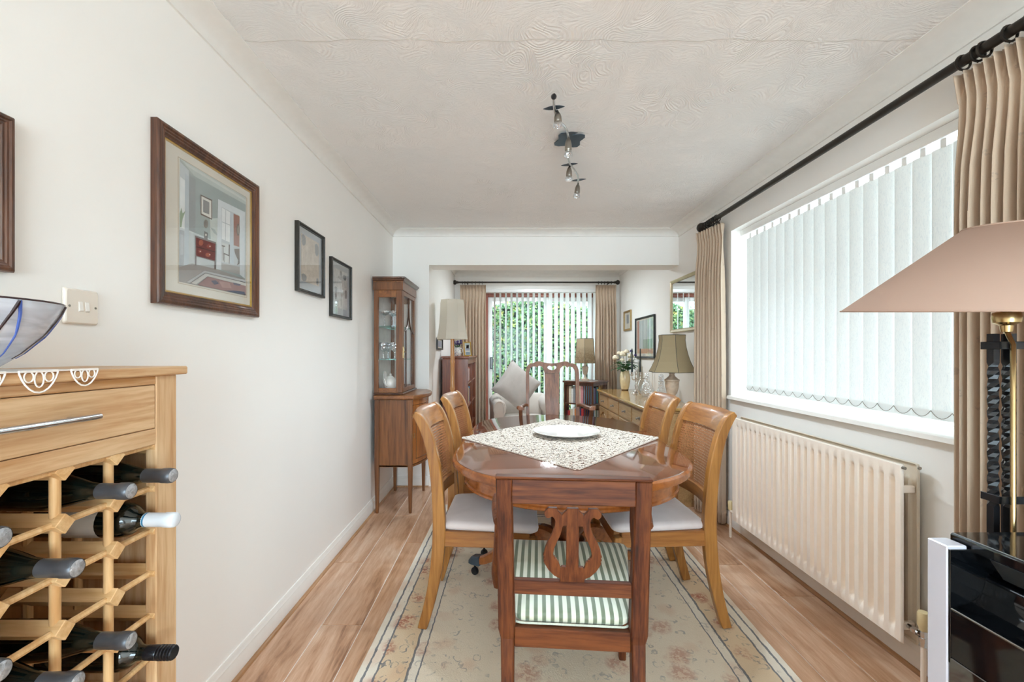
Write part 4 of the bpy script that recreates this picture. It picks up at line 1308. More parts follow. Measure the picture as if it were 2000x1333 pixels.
def bottle(label, y, z, kind, tip=-0.725):
    xb = tip - 0.298
    root = thing('wine_bottle', label, 'bottle', (xb, y, z - 0.037))
    if kind == 'burg':
        prof = [(0.0, 0.004), (0.030, 0.0), (0.037, 0.004), (0.0375, 0.012), (0.0375, 0.125), (0.036, 0.145), (0.031, 0.170), (0.024, 0.195), (0.0175, 0.218), (0.0150, 0.235), (0.0142, 0.255), (0.0142, 0.290), (0.0, 0.290)]
    else:
        prof = [(0.0, 0.004), (0.030, 0.0), (0.0365, 0.004), (0.037, 0.012), (0.037, 0.180), (0.0355, 0.192), (0.030, 0.204), (0.022, 0.213), (0.0165, 0.222), (0.0145, 0.235), (0.0142, 0.290), (0.0, 0.290)]
    MB().lathe(prof, 28, (xb, y, z), axis='x').build('glass_body', M['bottle'], root, 50, world=True)
    if kind == 'screw':
        pr = [(0.0152, 0.238), (0.0154, 0.262)]
        for q in range(4):
            x_ = 0.264 + q * 0.007
            pr += [(0.0142, x_), (0.0158, x_ + 0.002), (0.0158, x_ + 0.005), (0.0142, x_ + 0.0065)]
        pr += [(0.0152, 0.2955), (0.0135, 0.298), (0, 0.298)]
        MB().lathe(pr, 24, (xb, y, z), axis='x', cap0=False).build('screw_cap', M['capblack'], root, 40, world=True)
    else:
        mt = M['capwhite'] if kind == 'bordw' else M['capsule']
        pr = [(0.0152, 0.228 if kind != 'burg' else 0.236), (0.0152, 0.272), (0.0162, 0.274), (0.0165, 0.288), (0.0158, 0.295), (0.0140, 0.2975)]
        cp_ = MB().lathe(pr, 24, (xb, y, z), axis='x', cap0=False, cap1=False).build('capsule', mt, root, 40, world=True)
        MB().lathe([(0.0140, 0.2970), (0.012, 0.2982), (0.0, 0.2985)], 20, (xb, y, z), axis='x').build('capsule_end', mt if kind == 'bordw' else M['capend'], cp_, 40)
        if kind == 'bordw':
            MB().lathe([(0.0154, 0.232), (0.0154, 0.236)], 24, (xb, y, z), axis='x', cap0=False, cap1=False).build('capsule_band', plain('blue_band_ink', '#3b7fa6', 0.4), cp_, 40)
            MB().lathe([(0.0373, 0.07), (0.0373, 0.15)], 24, (xb, y, z), axis='x', cap0=False, cap1=False).build('paper_label', M['paper'], root, 40, world=True)
    return root


cols = [(posts[i] + posts[i + 1]) / 2 for i in range(6)]
row = lambda k_: levels[k_] + 0.0425
bottle('dark wine bottle with gunmetal capsule in the top row next to the oak stile', cols[0], row(1), 'burg', -0.728)
bottle('dark wine bottle with gunmetal capsule in the top row, second from the oak stile', cols[1], row(1), 'burg', -0.728)
bottle('dark wine bottle with white capsule and blue band in the second row', cols[0], row(2), 'bordw', -0.722)
bottle('dark wine bottle with embossed capsule end in the second row of the rack', cols[2], row(2), 'burg', -0.728)
bottle('wine bottle whose capsule end just shows at the left picture edge, upper row', cols[3], row(1), 'burg', -0.733)
bottle('dark wine bottle with gunmetal capsule in the fourth row beneath empty slots', cols[1], row(4), 'burg', -0.728)
bottle('dark wine bottle with ridged black screw cap in the lowest row in view', cols[0], row(5), 'screw', -0.726)
bottle('wine bottle whose capsule end shows at the lower left picture edge', cols[3], row(3), 'burg', -0.733)
bottle('dark wine bottle with gunmetal capsule cut off by the bottom picture edge', cols[2], row(4), 'burg', -0.728)

# lace runner on the cabinet top, with scalloped points over the edge
ln = thing('lace_doily', 'white lace mat with looped points hanging over the oak cabinet edge', 'doily', (-0.86, 0.66, WT))
MB().box(-0.95, -0.786, 0.50, 0.82, WT + 0.0002, WT + 0.0016).build('mat_cloth', M['lace'], ln, world=True)
for yc_, wd_, dp in ((0.815, 0.052, 0.030), (0.735, 0.062, 0.036), (0.655, 0.06, 0.034), (0.575, 0.06, 0.034)):
    b = MB()
    ed = lambda s2, dd: (-0.7855, yc_ + s2, WT + 0.001 - dd)
    b.tube([ed(wd_ / 2 * math.cos(PI * q / 12), dp * math.sin(PI * q / 12) ** 1.5) for q in range(13)], 0.0015, 5)
    for q in (-0.26, 0.0, 0.26):
        hgt = dp * (0.75 if q == 0 else 0.5)
        b.tube([ed(q * wd_ + 0.24 * wd_ * 0.5 * math.sin(2 * PI * k_ / 12), hgt * (0.5 - 0.5 * math.cos(2 * PI * k_ / 12))) for k_ in range(12)], 0.0012, 5, closed=True)
    b.tube([ed(-wd_ / 2, 0), ed(wd_ / 2, 0)], 0.0022, 5)
    b.build('lace_point', M['lace'], ln, 60, world=True)

# streaked glass bowl
bc_ = Vector((-0.900, 0.70, WT + 0.002))
bw = thing('glass_bowl', 'clear glass bowl with blue and brown streaks on the wine cabinet', 'bowl', bc_)
t = NT('frosted_streak_glass')
tc = t.coord()
n1 = t.noise(t.n('ShaderNodeMapping', Vector=tc, Scale=(1, 1, 4)).outputs[0], 6, 3, 0.5, 1.5)
tr = t.n('ShaderNodeBsdfTransparent', Color=(0.93, 0.95, 1.0, 1))
df = t.n('ShaderNodeBsdfTranslucent', Color=lin('#f0f1f6'))
d2 = t.n('ShaderNodeBsdfDiffuse', Color=lin('#e6eaf4'))
gl = t.n('ShaderNodeBsdfGlossy', Color=(1, 1, 1, 1), Roughness=0.04)
mm = t.n('ShaderNodeMixShader', i0=0.75, i1=df, i2=d2)
m1 = t.n('ShaderNodeMixShader', i0=t.ramp(n1, [(0.35, (0.45, 0.45, 0.45, 1)), (0.65, (0.88, 0.88, 0.88, 1))]), i1=tr, i2=mm)
fz = t.math('MULTIPLY_ADD', t.n('ShaderNodeLayerWeight', Blend=0.3).outputs['Fresnel'], 0.6, 0.03)
t.set(t.out.inputs['Surface'], t.n('ShaderNodeMixShader', i0=fz, i1=m1, i2=gl))
M['bowl'] = t.m
bp = [(0.0, 0.0), (0.045, 0.0), (0.055, 0.004), (0.085, 0.028), (0.112, 0.060), (0.129, 0.092), (0.137, 0.114)]
bpi = [(r - 0.004, z + 0.003) for r, z in bp[2:]][::-1]
MB().lathe(bp + [(0.135, 0.117)] + bpi + [(0.0, 0.007)], 40, bc_).build('bowl_wall', M['bowl'], bw, 60, world=True)
rad_at = lambda z: next((lerp(p[0], q[0], (z - p[1]) / (q[1] - p[1])) for p, q in zip(bp[1:], bp[2:]) if p[1] <= z <= q[1]), 0.05)
browns, blues = plain('brown_streak_glass', '#3b2a2c', 0.1, 0.1), plain('blue_streak_glass', '#4c62a8', 0.1, 0.2)
for a0, da, mt in ((-0.75, 0.25, browns), (-0.3, 0.2, browns), (0.1, -0.2, blues), (-1.1, 0.3, blues), (0.5, 0.2, browns), (-1.6, 0.2, browns), (0.9, -0.2, blues), (1.5, 0.25, blues), (2.3, 0.2, browns), (3.1, 0.2, blues)):
    pts = []
    for q in range(11):
        z = lerp(0.02, 0.113, q / 10); a = a0 + da * q / 10
        r = rad_at(z) + 0.0006
        pts.append(bc_ + Vector((r * math.cos(a), r * math.sin(a), z)))
    MB().tube(pts, [0.0008 + 0.0018 * q / 10 for q in range(11)], 5).build('glass_streak', mt, bw, 60, world=True)
b = MB(); b.tube([bc_ + Vector((0.1365 * math.cos(2 * PI * q / 40), 0.1365 * math.sin(2 * PI * q / 40), 0.116)) for q in range(40)], 0.0016, 6, closed=True)
b.build('rim_line', browns, bw, 60, world=True)

# ------------------------------------------------------------------ light switch
sw_ = thing('light_switch', 'ivory double light switch plate beside the large picture', 'light switch', (XL, 1.068, 1.32))
y0, y1, z0, z1 = 1.025, 1.111, 1.320, 1.406
MB().loft([[(x_, y_, z_) for y_, z_ in ((y0 + i_, z0 + i_), (y1 - i_, z0 + i_), (y1 - i_, z1 - i_), (y0 + i_, z1 - i_))] for x_, i_ in ((XL + 0.0005, 0.0), (XL + 0.008, 0.0), (XL + 0.011, 0.004))]).build('plate', M['switch'], sw_, None, 0.004, True, seg=3)
for yy in (1.062, 1.078):
    MB().loft([[(XL + 0.0105, yy - 0.0055, 1.350), (XL + 0.0105, yy + 0.0055, 1.350), (XL + 0.0105, yy + 0.0055, 1.376), (XL + 0.0105, yy - 0.0055, 1.376)],
               [(XL + 0.0150, yy - 0.005, 1.353), (XL + 0.0150, yy + 0.005, 1.353), (XL + 0.0122, yy + 0.005, 1.374), (XL + 0.0122, yy - 0.005, 1.374)]]).build('rocker', M['white'], sw_, None, 0.0008, True)
for yy in (1.035, 1.101):
    MB().cyl((XL + 0.0100, yy, 1.363), (XL + 0.0114, yy, 1.363), 0.003, n=12).build('screw', M['nickel'], sw_, 40, world=True)


# ------------------------------------------------------------------ framed pictures
def wall_frame(name, label, cat, wall_x, sg, y0, y1, z0, z1, fw, dep, frame_mat, inner=None, mat_card=None, mat_w=0.0, art=None, glass=True, prof=None, slip=None):
    """sg +1: hangs on a wall facing +x; -1: facing -x"""
    root = thing(name, label, cat, (wall_x + sg * dep / 2, (y0 + y1) / 2, z0))
    prof = prof or [(0, 0), (0, 1.0), (0.25, 1.0), (0.35, 0.8), (0.6, 0.85), (0.75, 0.65), (1.0, 0.5), (1.0, 0)]
    loops = []
    for a, h in prof:
        i_ = a * fw
        x_ = wall_x + sg * (0.001 + h * (dep - 0.001))
        loops.append([(x_, y0 + i_, z0 + i_), (x_, y1 - i_, z0 + i_), (x_, y1 - i_, z1 - i_), (x_, y0 + i_, z1 - i_)])
    MB().loft(loops + [loops[0]], cap0=False, cap1=False).build('frame', frame_mat, root, None, 0.0008, True)
    xi = wall_x + sg * dep * 0.35
    q0, q1, r0, r1 = y0 + fw * 0.9, y1 - fw * 0.9, z0 + fw * 0.9, z1 - fw * 0.9
    if slip:
        L = []
        for i_, h in ((0, 0.30), (0, 0.55), (slip[0], 0.40), (slip[0], 0.30)):
            x_ = wall_x + sg * dep * h
            L.append([(x_, q0 + i_, r0 + i_), (x_, q1 - i_, r0 + i_), (x_, q1 - i_, r1 - i_), (x_, q0 + i_, r1 - i_)])
        MB().loft(L + [L[0]], cap0=False, cap1=False).build('gilt_slip', slip[1], root, None, 0, True)
    if mat_card:
        MB().box(min(xi, xi - sg * 0.003), max(xi, xi - sg * 0.003), q0, q1, r0, r1).build('mount', mat_card, root, None, 0, True)
    if art: art(root, xi)
    if glass:
        xg = wall_x + sg * dep * 0.46
        MB().box(min(xg, xg + sg * 0.001), max(xg, xg + sg * 0.001), q0, q1, r0, r1).build('glass_sheet', M['picglass'], root, None, 0, True)
    return root


ART = {}
def artmat(h):
    if h not in ART: ART[h] = plain('print_ink_' + h[1:], h, 0.7, 0.05, 30)
    return ART[h]


def interior_print(root, xi):
    W_ = -xi
    def U(cx, cy):
        px, py = 320 + cx / 4.442, 300 + cy / 4.442
        d = W_ * F / (PX - px)
        return d, EYE - (py - PY) / F * d
    def ell(cx, cy, rx, ry): return [(cx + rx * math.cos(2 * PI * q / 14), cy + ry * math.sin(2 * PI * q / 14)) for q in range(14)]
    polys = [('#93a5a5', [(137, 40), (712, 375), (707, 1232), (130, 1112)]),
             ('#b9c6c2', [(140, 42), (712, 375), (710, 445), (262, 195)]), ('#cdd6d2', [(180, 75), (711, 400), (711, 420), (200, 110)]), ('#a3b2ae', [(140, 42), (262, 195), (240, 190), (140, 75)]),
             ('#8b9599', [(215, 190), (275, 222), (272, 690), (212, 665)]),
             ('#c3ced2', [(138, 70), (216, 150), (212, 960), (132, 985)]), ('#e6eced', [(140, 200), (182, 235), (178, 655), (135, 640)]),
             ('#b6c4cb', [(182, 170), (217, 205), (213, 962), (176, 972)]), ('#a1aab1', [(133, 660), (176, 672), (173, 968), (132, 985)]), ('#b4bcc2', [(140, 700), (168, 708), (166, 880), (138, 878)]),
             ('#7f9a78', [(136, 520), (150, 470), (160, 520), (185, 500), (160, 570), (150, 640), (138, 640)]),
             ('#b9c3c5', [(215, 668), (445, 765), (445, 1003), (212, 958)]), ('#c6cfd0', [(217, 668), (445, 762), (445, 775), (217, 680)]),
             ('#c3cec9', [(395, 565), (480, 560), (492, 600), (492, 800), (405, 765)]), ('#9fb0ae', [(400, 640), (440, 660), (470, 720), (430, 690)]),
             ('#5a4a40', [(315, 355), (415, 402), (415, 576), (315, 532)]), ('#dcdcd6', [(323, 370), (408, 412), (408, 563), (323, 520)]), ('#777d80', [(338, 398), (392, 425), (390, 530), (337, 508)]),
             ('#77736a', ell(362, 612, 20, 38)), ('#5a564f', ell(360, 608, 10, 20)), ('#3b3634', [(345, 672), (378, 690), (376, 748), (345, 735)]), ('#d9d5cc', ell(361, 706, 7, 10)),
             ('#8f8c8a', [(130, 985), (240, 955), (452, 1003), (700, 1090), (707, 1232), (130, 1112)]),
             ('#d3dde2', [(467, 395), (702, 510), (698, 1085), (655, 1052), (655, 540), (497, 465), (494, 1012), (450, 1002)]),
             ('#b9c3c8', [(497, 465), (655, 540), (653, 1052), (494, 1008)]), ('#e6ecee', [(500, 470), (572, 512), (567, 772), (498, 742)]),
             ('#aab4ba', [(530, 490), (534, 492), (532, 755), (528, 753)]), ('#aab4ba', [(500, 590), (570, 620), (570, 626), (500, 596)]),
             ('#8f5442', [(598, 520), (652, 545), (650, 812), (597, 795)]), ('#4b3f3a', ell(640, 662, 14, 54)), ('#8a8378', ell(641, 662, 8, 40)),
             ('#bccad3', [(570, 512), (600, 520), (602, 966), (566, 950)]), ('#cdd3d3', [(498, 770), (566, 795), (566, 950), (496, 940)]),
             ('#a8aaa9', [(494, 950), (653, 985), (653, 1052), (494, 1008)]), ('#54483f', [(605, 828), (650, 826), (652, 955), (630, 972), (640, 930), (612, 870)]),
             ('#45352f', [(557, 790), (568, 792), (566, 895), (514, 872), (514, 862), (556, 880)]), ('#45352f', [(516, 872), (521, 874), (520, 945), (516, 943)]), ('#45352f', [(560, 890), (566, 892), (564, 958), (559, 956)]),
             ('#45352f', [(496, 795), (526, 802), (526, 812), (510, 810), (512, 930), (505, 930), (503, 808), (496, 806)]),
             ('#3d1c1a', [(262, 710), (446, 770), (443, 1008), (432, 1003), (432, 938), (276, 893), (274, 972), (267, 968)]),
             ('#6f2d29', [(271, 728), (440, 784), (436, 930), (273, 885)]), ('#3d1c1a', [(271, 805), (438, 852), (438, 858), (271, 812)]),
             ('#a3573f', ell(315, 775, 20, 26)), ('#8d4335', ell(385, 805, 22, 18)), ('#a3573f', ell(375, 880, 22, 18)), ('#8d4335', ell(305, 850, 16, 16)),
             ('#d6cfc2', ell(392, 806, 6, 4)), ('#d6cfc2', ell(308, 850, 6, 4)), ('#d6cfc2', ell(390, 878, 6, 4)),
             ('#b3b6b7', [(185, 1118), (345, 1018), (703, 1100), (703, 1118), (350, 1034), (215, 1124)]), ('#c3c3bf', [(225, 1126), (352, 1042), (703, 1124), (703, 1150), (370, 1066), (270, 1136)]),
             ('#9d8280', [(285, 1140), (375, 1070), (703, 1150), (706, 1230)]), ('#6f6f7d', [(400, 1105), (440, 1100), (470, 1130), (430, 1140)]), ('#b09490', [(470, 1110), (560, 1120), (580, 1170), (500, 1165)]),
             ('#5f6475', [(530, 1190), (600, 1190), (690, 1200), (700, 1226), (580, 1205)]), ('#6f6f7d', [(590, 1120), (660, 1135), (650, 1150), (600, 1140)])]
    ms, idx = [], {}
    b = MB()
    for k_, (h, P) in enumerate(polys):
        if h not in idx: idx[h] = len(ms); ms.append(artmat(h))
        yz = [U(*p) for p in P]
        x_ = xi + 0.0005 + 0.00006 * k_
        tr_ = tessellate_polygon([[Vector((a, c, 0)) for a, c in yz]])
        b.add([(x_, a, c) for a, c in yz], [tuple(q) for q in tr_], idx[h])
    b.build('print', ms, root, None, 0, True, recalc=False)
    a0, a1 = U(122, 40), U(122, 1120)
    # fine wash line round the print
    d0, d1 = U(122, 0)[0], U(720, 0)[0]
    zt_, zb_ = U(122, 25)[1], U(122, 1125)[1]
    for bx in ((d0, d1, zt_ - 0.0015, zt_), (d0, d1, zb_, zb_ + 0.0015), (d0, d0 + 0.0015, zb_, zt_), (d1 - 0.0015, d1, zb_, zt_)):
        MB().box(xi, xi + 0.0006, *bx).build('wash_line', artmat('#b09a74'), root, None, 0, True)


PR = [(0, 0), (0, 0.75), (0.10, 0.95), (0.28, 1.0), (0.42, 0.85), (0.50, 0.88), (0.62, 0.75), (0.72, 0.78), (0.85, 0.60), (1.0, 0.50), (1.0, 0)]
wall_frame('framed_picture', 'large brown framed print of a room interior with a red chest', 'picture', XL, 1, 1.284, 1.818, 1.398, 1.948, 0.040, 0.026, M['frame'], mat_card=M['mat'], art=interior_print, prof=PR, slip=(0.010, M['gilt']))


def map_art(mt, m0, m1, m2, m3, spots):
    def fn(root, xi):
        y0_, y1_, z0_, z1_ = fn.rect
        a0, a1, c0, c1_ = y0_ + m0, y1_ - m1, z0_ + m2, z1_ - m3
        p = MB().box(xi, xi + 0.0008, a0, a1, c0, c1_).build('map_sheet', mt, root, None, 0, True)
        for u, v, w, h in spots:
            cy, cz = lerp(a0, a1, u), lerp(c0, c1_, v)
            b = MB(); pts = [(xi + 0.0009, cy + w * math.cos(2 * PI * q / 10) * (1 + .2 * math.sin(q * 2.1)), cz + h * math.sin(2 * PI * q / 10)) for q in range(10)]
            b.add(pts, [tuple(range(10))]); b.build('cartouche', M['mapink'], p, recalc=False)
    return fn


BF = [(0, 0), (0, 0.9), (0.15, 1.0), (0.5, 1.0), (0.65, 0.7), (1.0, 0.6), (1.0, 0)]
M['bframe'] = plain('black_gilt_line_frame', '#26221c', 0.35, 0.3, 60)
f1 = map_art(M['map_print_tan'], 0.055, 0.055, 0.06, 0.05, [(0.12, 0.88, 0.025, 0.03), (0.86, 0.82, 0.026, 0.035), (0.14, 0.08, 0.03, 0.02), (0.9, 0.1, 0.015, 0.02)])
f1.rect = (2.167, 2.489, 1.562, 1.913)
wall_frame('framed_map', 'black framed tan map in a grey mount, higher of the two maps', 'picture', XL, 1, *f1.rect, 0.017, 0.022, M['bframe'], mat_card=M['greymat'], art=f1, prof=BF)
f2 = map_art(M['map_print_pale'], 0.06, 0.06, 0.06, 0.055, [(0.80, 0.86, 0.03, 0.018), (0.5, 0.93, 0.015, 0.018), (0.12, 0.45, 0.022, 0.022), (0.9, 0.42, 0.02, 0.03), (0.1, 0.28, 0.015, 0.02)])
f2.rect = (2.593, 2.93, 1.471, 1.828)
wall_frame('framed_map', 'black framed pale grey map, lower one beside the display cabinet', 'picture', XL, 1, *f2.rect, 0.017, 0.022, M['bframe'], mat_card=M['greymat'], art=f2, prof=BF)
wall_frame('framed_picture', 'brown framed picture cut off by the left edge of the view', 'picture', XL, 1, 0.42, 0.912, 1.418, 1.742, 0.030, 0.024, M['frame'], mat_card=M['mat'], prof=PR)

# ------------------------------------------------------------------ display cabinet in the corner
CX0, CXs, CY0, CY1 = XL + 0.035, -0.722, 3.38, 3.97
CYM = (CY0 + CY1) / 2
dc = thing('display_cabinet', 'mahogany bow fronted display cabinet on tapered legs with glazed upper case', 'cabinet', ((CX0 + CXs) / 2, CYM, 0))
bowf = lambda y, k_=0.085: CXs + k_ * (1 - ((y - CYM) / ((CY1 - CY0) / 2)) ** 2)
Db = lambda name, mat_, *bx, parent=None, bev=0.002: MB().box(*bx).build(name, mat_, parent or dc, None, bev, True)


def bow_slab(name, mat_, z0, z1, over=0.0, parent=None, x0=None, lip=0.0):
    n_ = 18
    def lp(z, o):
        ys = [lerp(CY0 - o, CY1 + o, i / n_) for i in range(n_ + 1)]
        return [(x0 if x0 is not None else CX0 - 0.0, CY0 - o, z)] + [(bowf(max(CY0, min(CY1, y))) + o, y, z) for y in ys] + [(x0 if x0 is not None else CX0, CY1 + o, z)]
    return MB().loft([lp(z0, over - lip), lp(lerp(z0, z1, 0.3), over), lp(z1 - (z1 - z0) * 0.15, over), lp(z1, over - lip * 0.5)]).build(name, mat_, parent or dc, 30, 0, True)


for (lx, ly) in ((CX0 + 0.018, CY0 + 0.018), (CXs - 0.012, CY0 + 0.018), (CX0 + 0.018, CY1 - 0.018), (CXs - 0.012, CY1 - 0.018)):
    MB().loft([[(lx - s_, ly - s_, z) , (lx + s_, ly - s_, z), (lx + s_, ly + s_, z), (lx - s_, ly + s_, z)] for s_, z in ((0.010, 0.0), (0.012, 0.04), (0.0175, 0.37), (0.0175, 0.885))]).build('leg', M['cab'], dc, None, 0.0015, True)
Db('side_panel', M['cab'], CX0 + 0.03, CXs - 0.028, CY0 + 0.012, CY0 + 0.022, 0.375, 0.885)
Db('side_panel', M['cab'], CX0 + 0.03, CXs - 0.028, CY1 - 0.022, CY1 - 0.012, 0.375, 0.885)
Db('side_rail', M['cabx'], CX0 + 0.032, CXs - 0.030, CY0 + 0.006, CY0 + 0.0115, 0.362, 0.378)
bow_slab('case_floor', M['cabx'], 0.360, 0.374, -0.006)
b = MB(); n_ = 16
lo_, hi_ = [], []
for zz in (0.376, 0.84):
    pass
def bow_panel(z0, z1, off, th, ya_, yb_):
    L = []
    for i in range(n_ + 1):
        y = lerp(ya_, yb_, i / n_); x_ = bowf(y) + off
        L.append([(x_, y, z0), (x_ - th, y, z0), (x_ - th, y, z1), (x_, y, z1)])
    return MB().loft(L)
M['cabdoor'] = wood('cabinet_door_veneer', '#8a4e26', '#b06d38', 2, 7, 0.25, 0.5)
dd = bow_panel(0.378, 0.838, -0.014, 0.016, CY0 + 0.037, CY1 - 0.037).build('curved_door', M['cabdoor'], dc, 30, 0, True)
bow_panel(0.842, 0.888, -0.012, 0.016, CY0 + 0.037, CY1 - 0.037).build('frieze', M['cabdoor'], dc, 30, 0, True)
for z0, z1 in ((0.41, 0.414), (0.80, 0.804)):
    bow_panel(z0, z1, -0.0125, 0.002, CY0 + 0.07, CY1 - 0.07).build('stringing', M['cabd'], dd, 30)
for ys in (CY0 + 0.07, CY1 - 0.074):
    bow_panel(0.41, 0.804, -0.0125, 0.002, ys, ys + 0.004).build('stringing', M['cabd'], dd, 30)
inl = plain('pale_inlay', '#c9a06a', 0.3, 0.1)
for q in range(6):
    a = q * PI / 3
    cy, cz = CYM + 0.035 * math.cos(a), 0.60 + 0.045 * math.sin(a)
    pts = [(bowf(cy) - 0.0128, cy + 0.022 * math.cos(a) * math.cos(t2) - 0.007 * math.sin(a) * math.sin(t2), cz + 0.022 * math.sin(a) * math.cos(t2) + 0.007 * math.cos(a) * math.sin(t2)) for t2 in [2 * PI * i / 10 for i in range(10)]]
    MB().add(pts, [tuple(range(10))]).build('inlay', inl, dd, recalc=False)
MB().lathe([(0.009, 0), (0.009, 0.002)], 10, (bowf(CY0 + 0.05) - 0.014, CY0 + 0.052, 0.60), axis='x').box(bowf(CY0 + .05) - 0.014, bowf(CY0 + .05) - 0.011, CY0 + 0.045, CY0 + 0.059, 0.58, 0.62).build('escutcheon', M['brass'], dd, 40)
bow_slab('case_top', M['cabx'], 0.888, 0.920, 0.018, lip=0.006)
# upper glazed case
UX0, UX1, UY0, UY1, UZ0, UZ1 = CX0 - 0.015, -0.802, 3.42, 3.93, 0.9205, 1.800
st_ = 0.036
Db('base_moulding', M['cabd'], UX0, UX1 + 0.010, UY0 - 0.010, UY1 + 0.010, UZ0, UZ0 + 0.016, bev=0.004)
for (x0, x1, y0, y1) in ((UX0, UX0 + st_, UY0, UY0 + 0.022), (UX1 - st_ - 0.012, UX1, UY0, UY0 + 0.022), (UX0, UX0 + st_, UY1 - 0.022, UY1), (UX1 - st_, UX1, UY1 - 0.022, UY1)):
    Db('stile', M['cab'], x0, x1, y0, y1, UZ0 + 0.0165, 1.745)
for y0, y1 in ((UY0, UY0 + 0.022), (UY1 - 0.022, UY1)):
    Db('rail', M['cabx'], UX0 + st_, UX1 - st_ - 0.012, y0, y1, UZ0 + 0.0165, 0.972); Db('rail', M['cabx'], UX0 + st_, UX1 - st_ - 0.012, y0, y1, 1.69, 1.745)
    Db('side_pane', M['glass'], UX0 + st_, UX1 - st_ - 0.012, (y0 + y1) / 2 - 0.002, (y0 + y1) / 2 + 0.002, 0.972, 1.69, bev=0)
Db('back_panel', plain('pale_cabinet_lining', '#eeece8', 0.7), UX0, UX0 + 0.006, UY0 + 0.022, UY1 - 0.022, UZ0 + 0.017, 1.745, bev=0)
Db('case_base', M['cabx'], UX0 + 0.006, UX1 - 0.02, UY0 + 0.0225, UY1 - 0.0225, UZ0 + 0.017, UZ0 + 0.030, bev=0)
gd = frame_rect(MB(), 'y', UY0 + 0.024, UY1 - 0.024, UZ0 + 0.018, 1.745, 0.034, UX1 - 0.020, UX1 + 0.001).build('glazed_door', M['cab'], dc, None, 0.002, True)
Db('door_pane', M['glass'], UX1 - 0.012, UX1 - 0.008, UY0 + 0.058, UY1 - 0.058, UZ0 + 0.052, 1.711, parent=gd, bev=0)
yc2 = (UY0 + UY1) / 2; wa = (UY1 - UY0) / 2 - 0.058
bar = lambda P: MB().tube([(UX1 - 0.006, y, z) for y, z in P], 0.006, 6).build('glazing_bar', M['cabd'], gd, 50)
for s_ in (-1, 1):
    bar([(yc2 + s_ * wa * q_ * 0.52, z_) for q_, z_ in ((0.05, 1.711), (0.06, 1.62), (0.15, 1.55), (0.5, 1.48), (1.0, 1.44))] + [(yc2 + s_ * wa, 1.42)])
    bar([(yc2 + s_ * wa * 0.52, 1.44), (yc2 + s_ * wa * 0.52, UZ0 + 0.052)])
MB().box(UX1 + 0.001, UX1 + 0.005, UY0 + 0.034, UY0 + 0.050, 1.21, 1.30).cyl((UX1 + 0.001, UY0 + 0.042, 1.26), (UX1 + 0.018, UY0 + 0.042, 1.26), 0.004, n=8).build('lock_plate', M['brass'], gd, None)
Db('frieze', M['cab'], UX0 - 0.004, UX1 + 0.006, UY0 - 0.006, UY1 + 0.006, 1.7455, 1.815)
L = []
for z, o_ in ((1.815, 0.006), (1.820, 0.016), (1.828, 0.018), (1.834, 0.026), (1.846, 0.028), (1.848, 0.026)):
    L.append([(UX0 - 0.004, UY0 - o_, z), (UX1 + o_, UY0 - o_, z), (UX1 + o_, UY1 + o_, z), (UX0 - 0.004, UY1 + o_, z)])
MB().loft(L).build('cornice', M['cabd'], dc, None, 0, True)
for i in range(22):
    x_ = lerp(UX0, UX1 + 0.01, (i + 0.5) / 22)
    MB().box(x_ - 0.0033, x_ + 0.0033, UY0 - 0.012, UY0 - 0.0065, 1.806, 1.8148).build('dentil', M['cabx'], dc, None, 0, True)
shelf_z = (1.20, 1.466)
for zz in shelf_z:
    Db('glass_shelf', M['shelfglass'], UX0 + 0.008, UX1 - 0.022, UY0 + 0.024, UY1 - 0.024, zz - 0.006, zz, bev=0)


def stemware(name, label, cat, x, y, z, prof, mt='crystal', n_=18):
    root = thing(name, label, cat, (x, y, z))
    MB().lathe(prof, n_, (0, 0, 0)).build('glass_body', M[mt], root, 50)
    return root


COUPE = [(0.032, 0.0), (0.030, 0.003), (0.006, 0.006), (0.004, 0.05), (0.006, 0.085), (0.03, 0.094), (0.043, 0.112), (0.044, 0.122), (0.042, 0.122), (0.028, 0.098), (0.0, 0.090)]
GOB = [(0.030, 0.0), (0.028, 0.003), (0.006, 0.008), (0.005, 0.05), (0.012, 0.062), (0.030, 0.078), (0.035, 0.10), (0.034, 0.135), (0.032, 0.135), (0.030, 0.10), (0.0, 0.07)]
xa_ = lambda k_: lerp(UX0 + 0.056, UX1 - 0.078, k_)
for k_, (u, y, lab) in enumerate(((0.0, 3.52, 'wide champagne coupe on the top cabinet shelf near the back'), (1.0, 3.50, 'champagne coupe on the top cabinet shelf next to the door'), (0.5, 3.63, 'champagne coupe in the second row of the top cabinet shelf'))):
    stemware('champagne_coupe', lab, 'glass', xa_(u), y, 1.4665, COUPE)['group'] = 'coupes on the top shelf'
for k_, (u, y, lab) in enumerate(((0.0, 3.49, 'cut crystal goblet on the middle cabinet shelf near the back'), (1.0, 3.49, 'cut crystal goblet on the middle cabinet shelf next to the door'), (0.1, 3.60, 'cut crystal goblet second from the glass side on the middle shelf'), (1.0, 3.61, 'cut crystal goblet behind another one on the middle shelf'))):
    stemware('crystal_goblet', lab, 'glass', xa_(u), y, 1.2005, GOB)['group'] = 'goblets on the middle shelf'
tz = UZ0 + 0.0305
tp = thing('teapot', 'white china teapot on the floor of the display cabinet', 'teapot', (xa_(0.55), 3.52, tz))
MB().lathe([(0.030, 0.0), (0.032, 0.006), (0.048, 0.025), (0.055, 0.05), (0.050, 0.078), (0.034, 0.096), (0.026, 0.100)], 24).build('pot', M['porcelain'], tp, 50)
MB().lathe([(0.029, 0.100), (0.028, 0.104), (0.012, 0.116), (0.006, 0.119), (0.009, 0.126), (0.006, 0.133), (0, 0.135)], 20).build('lid', M['porcelain'], tp, 50)
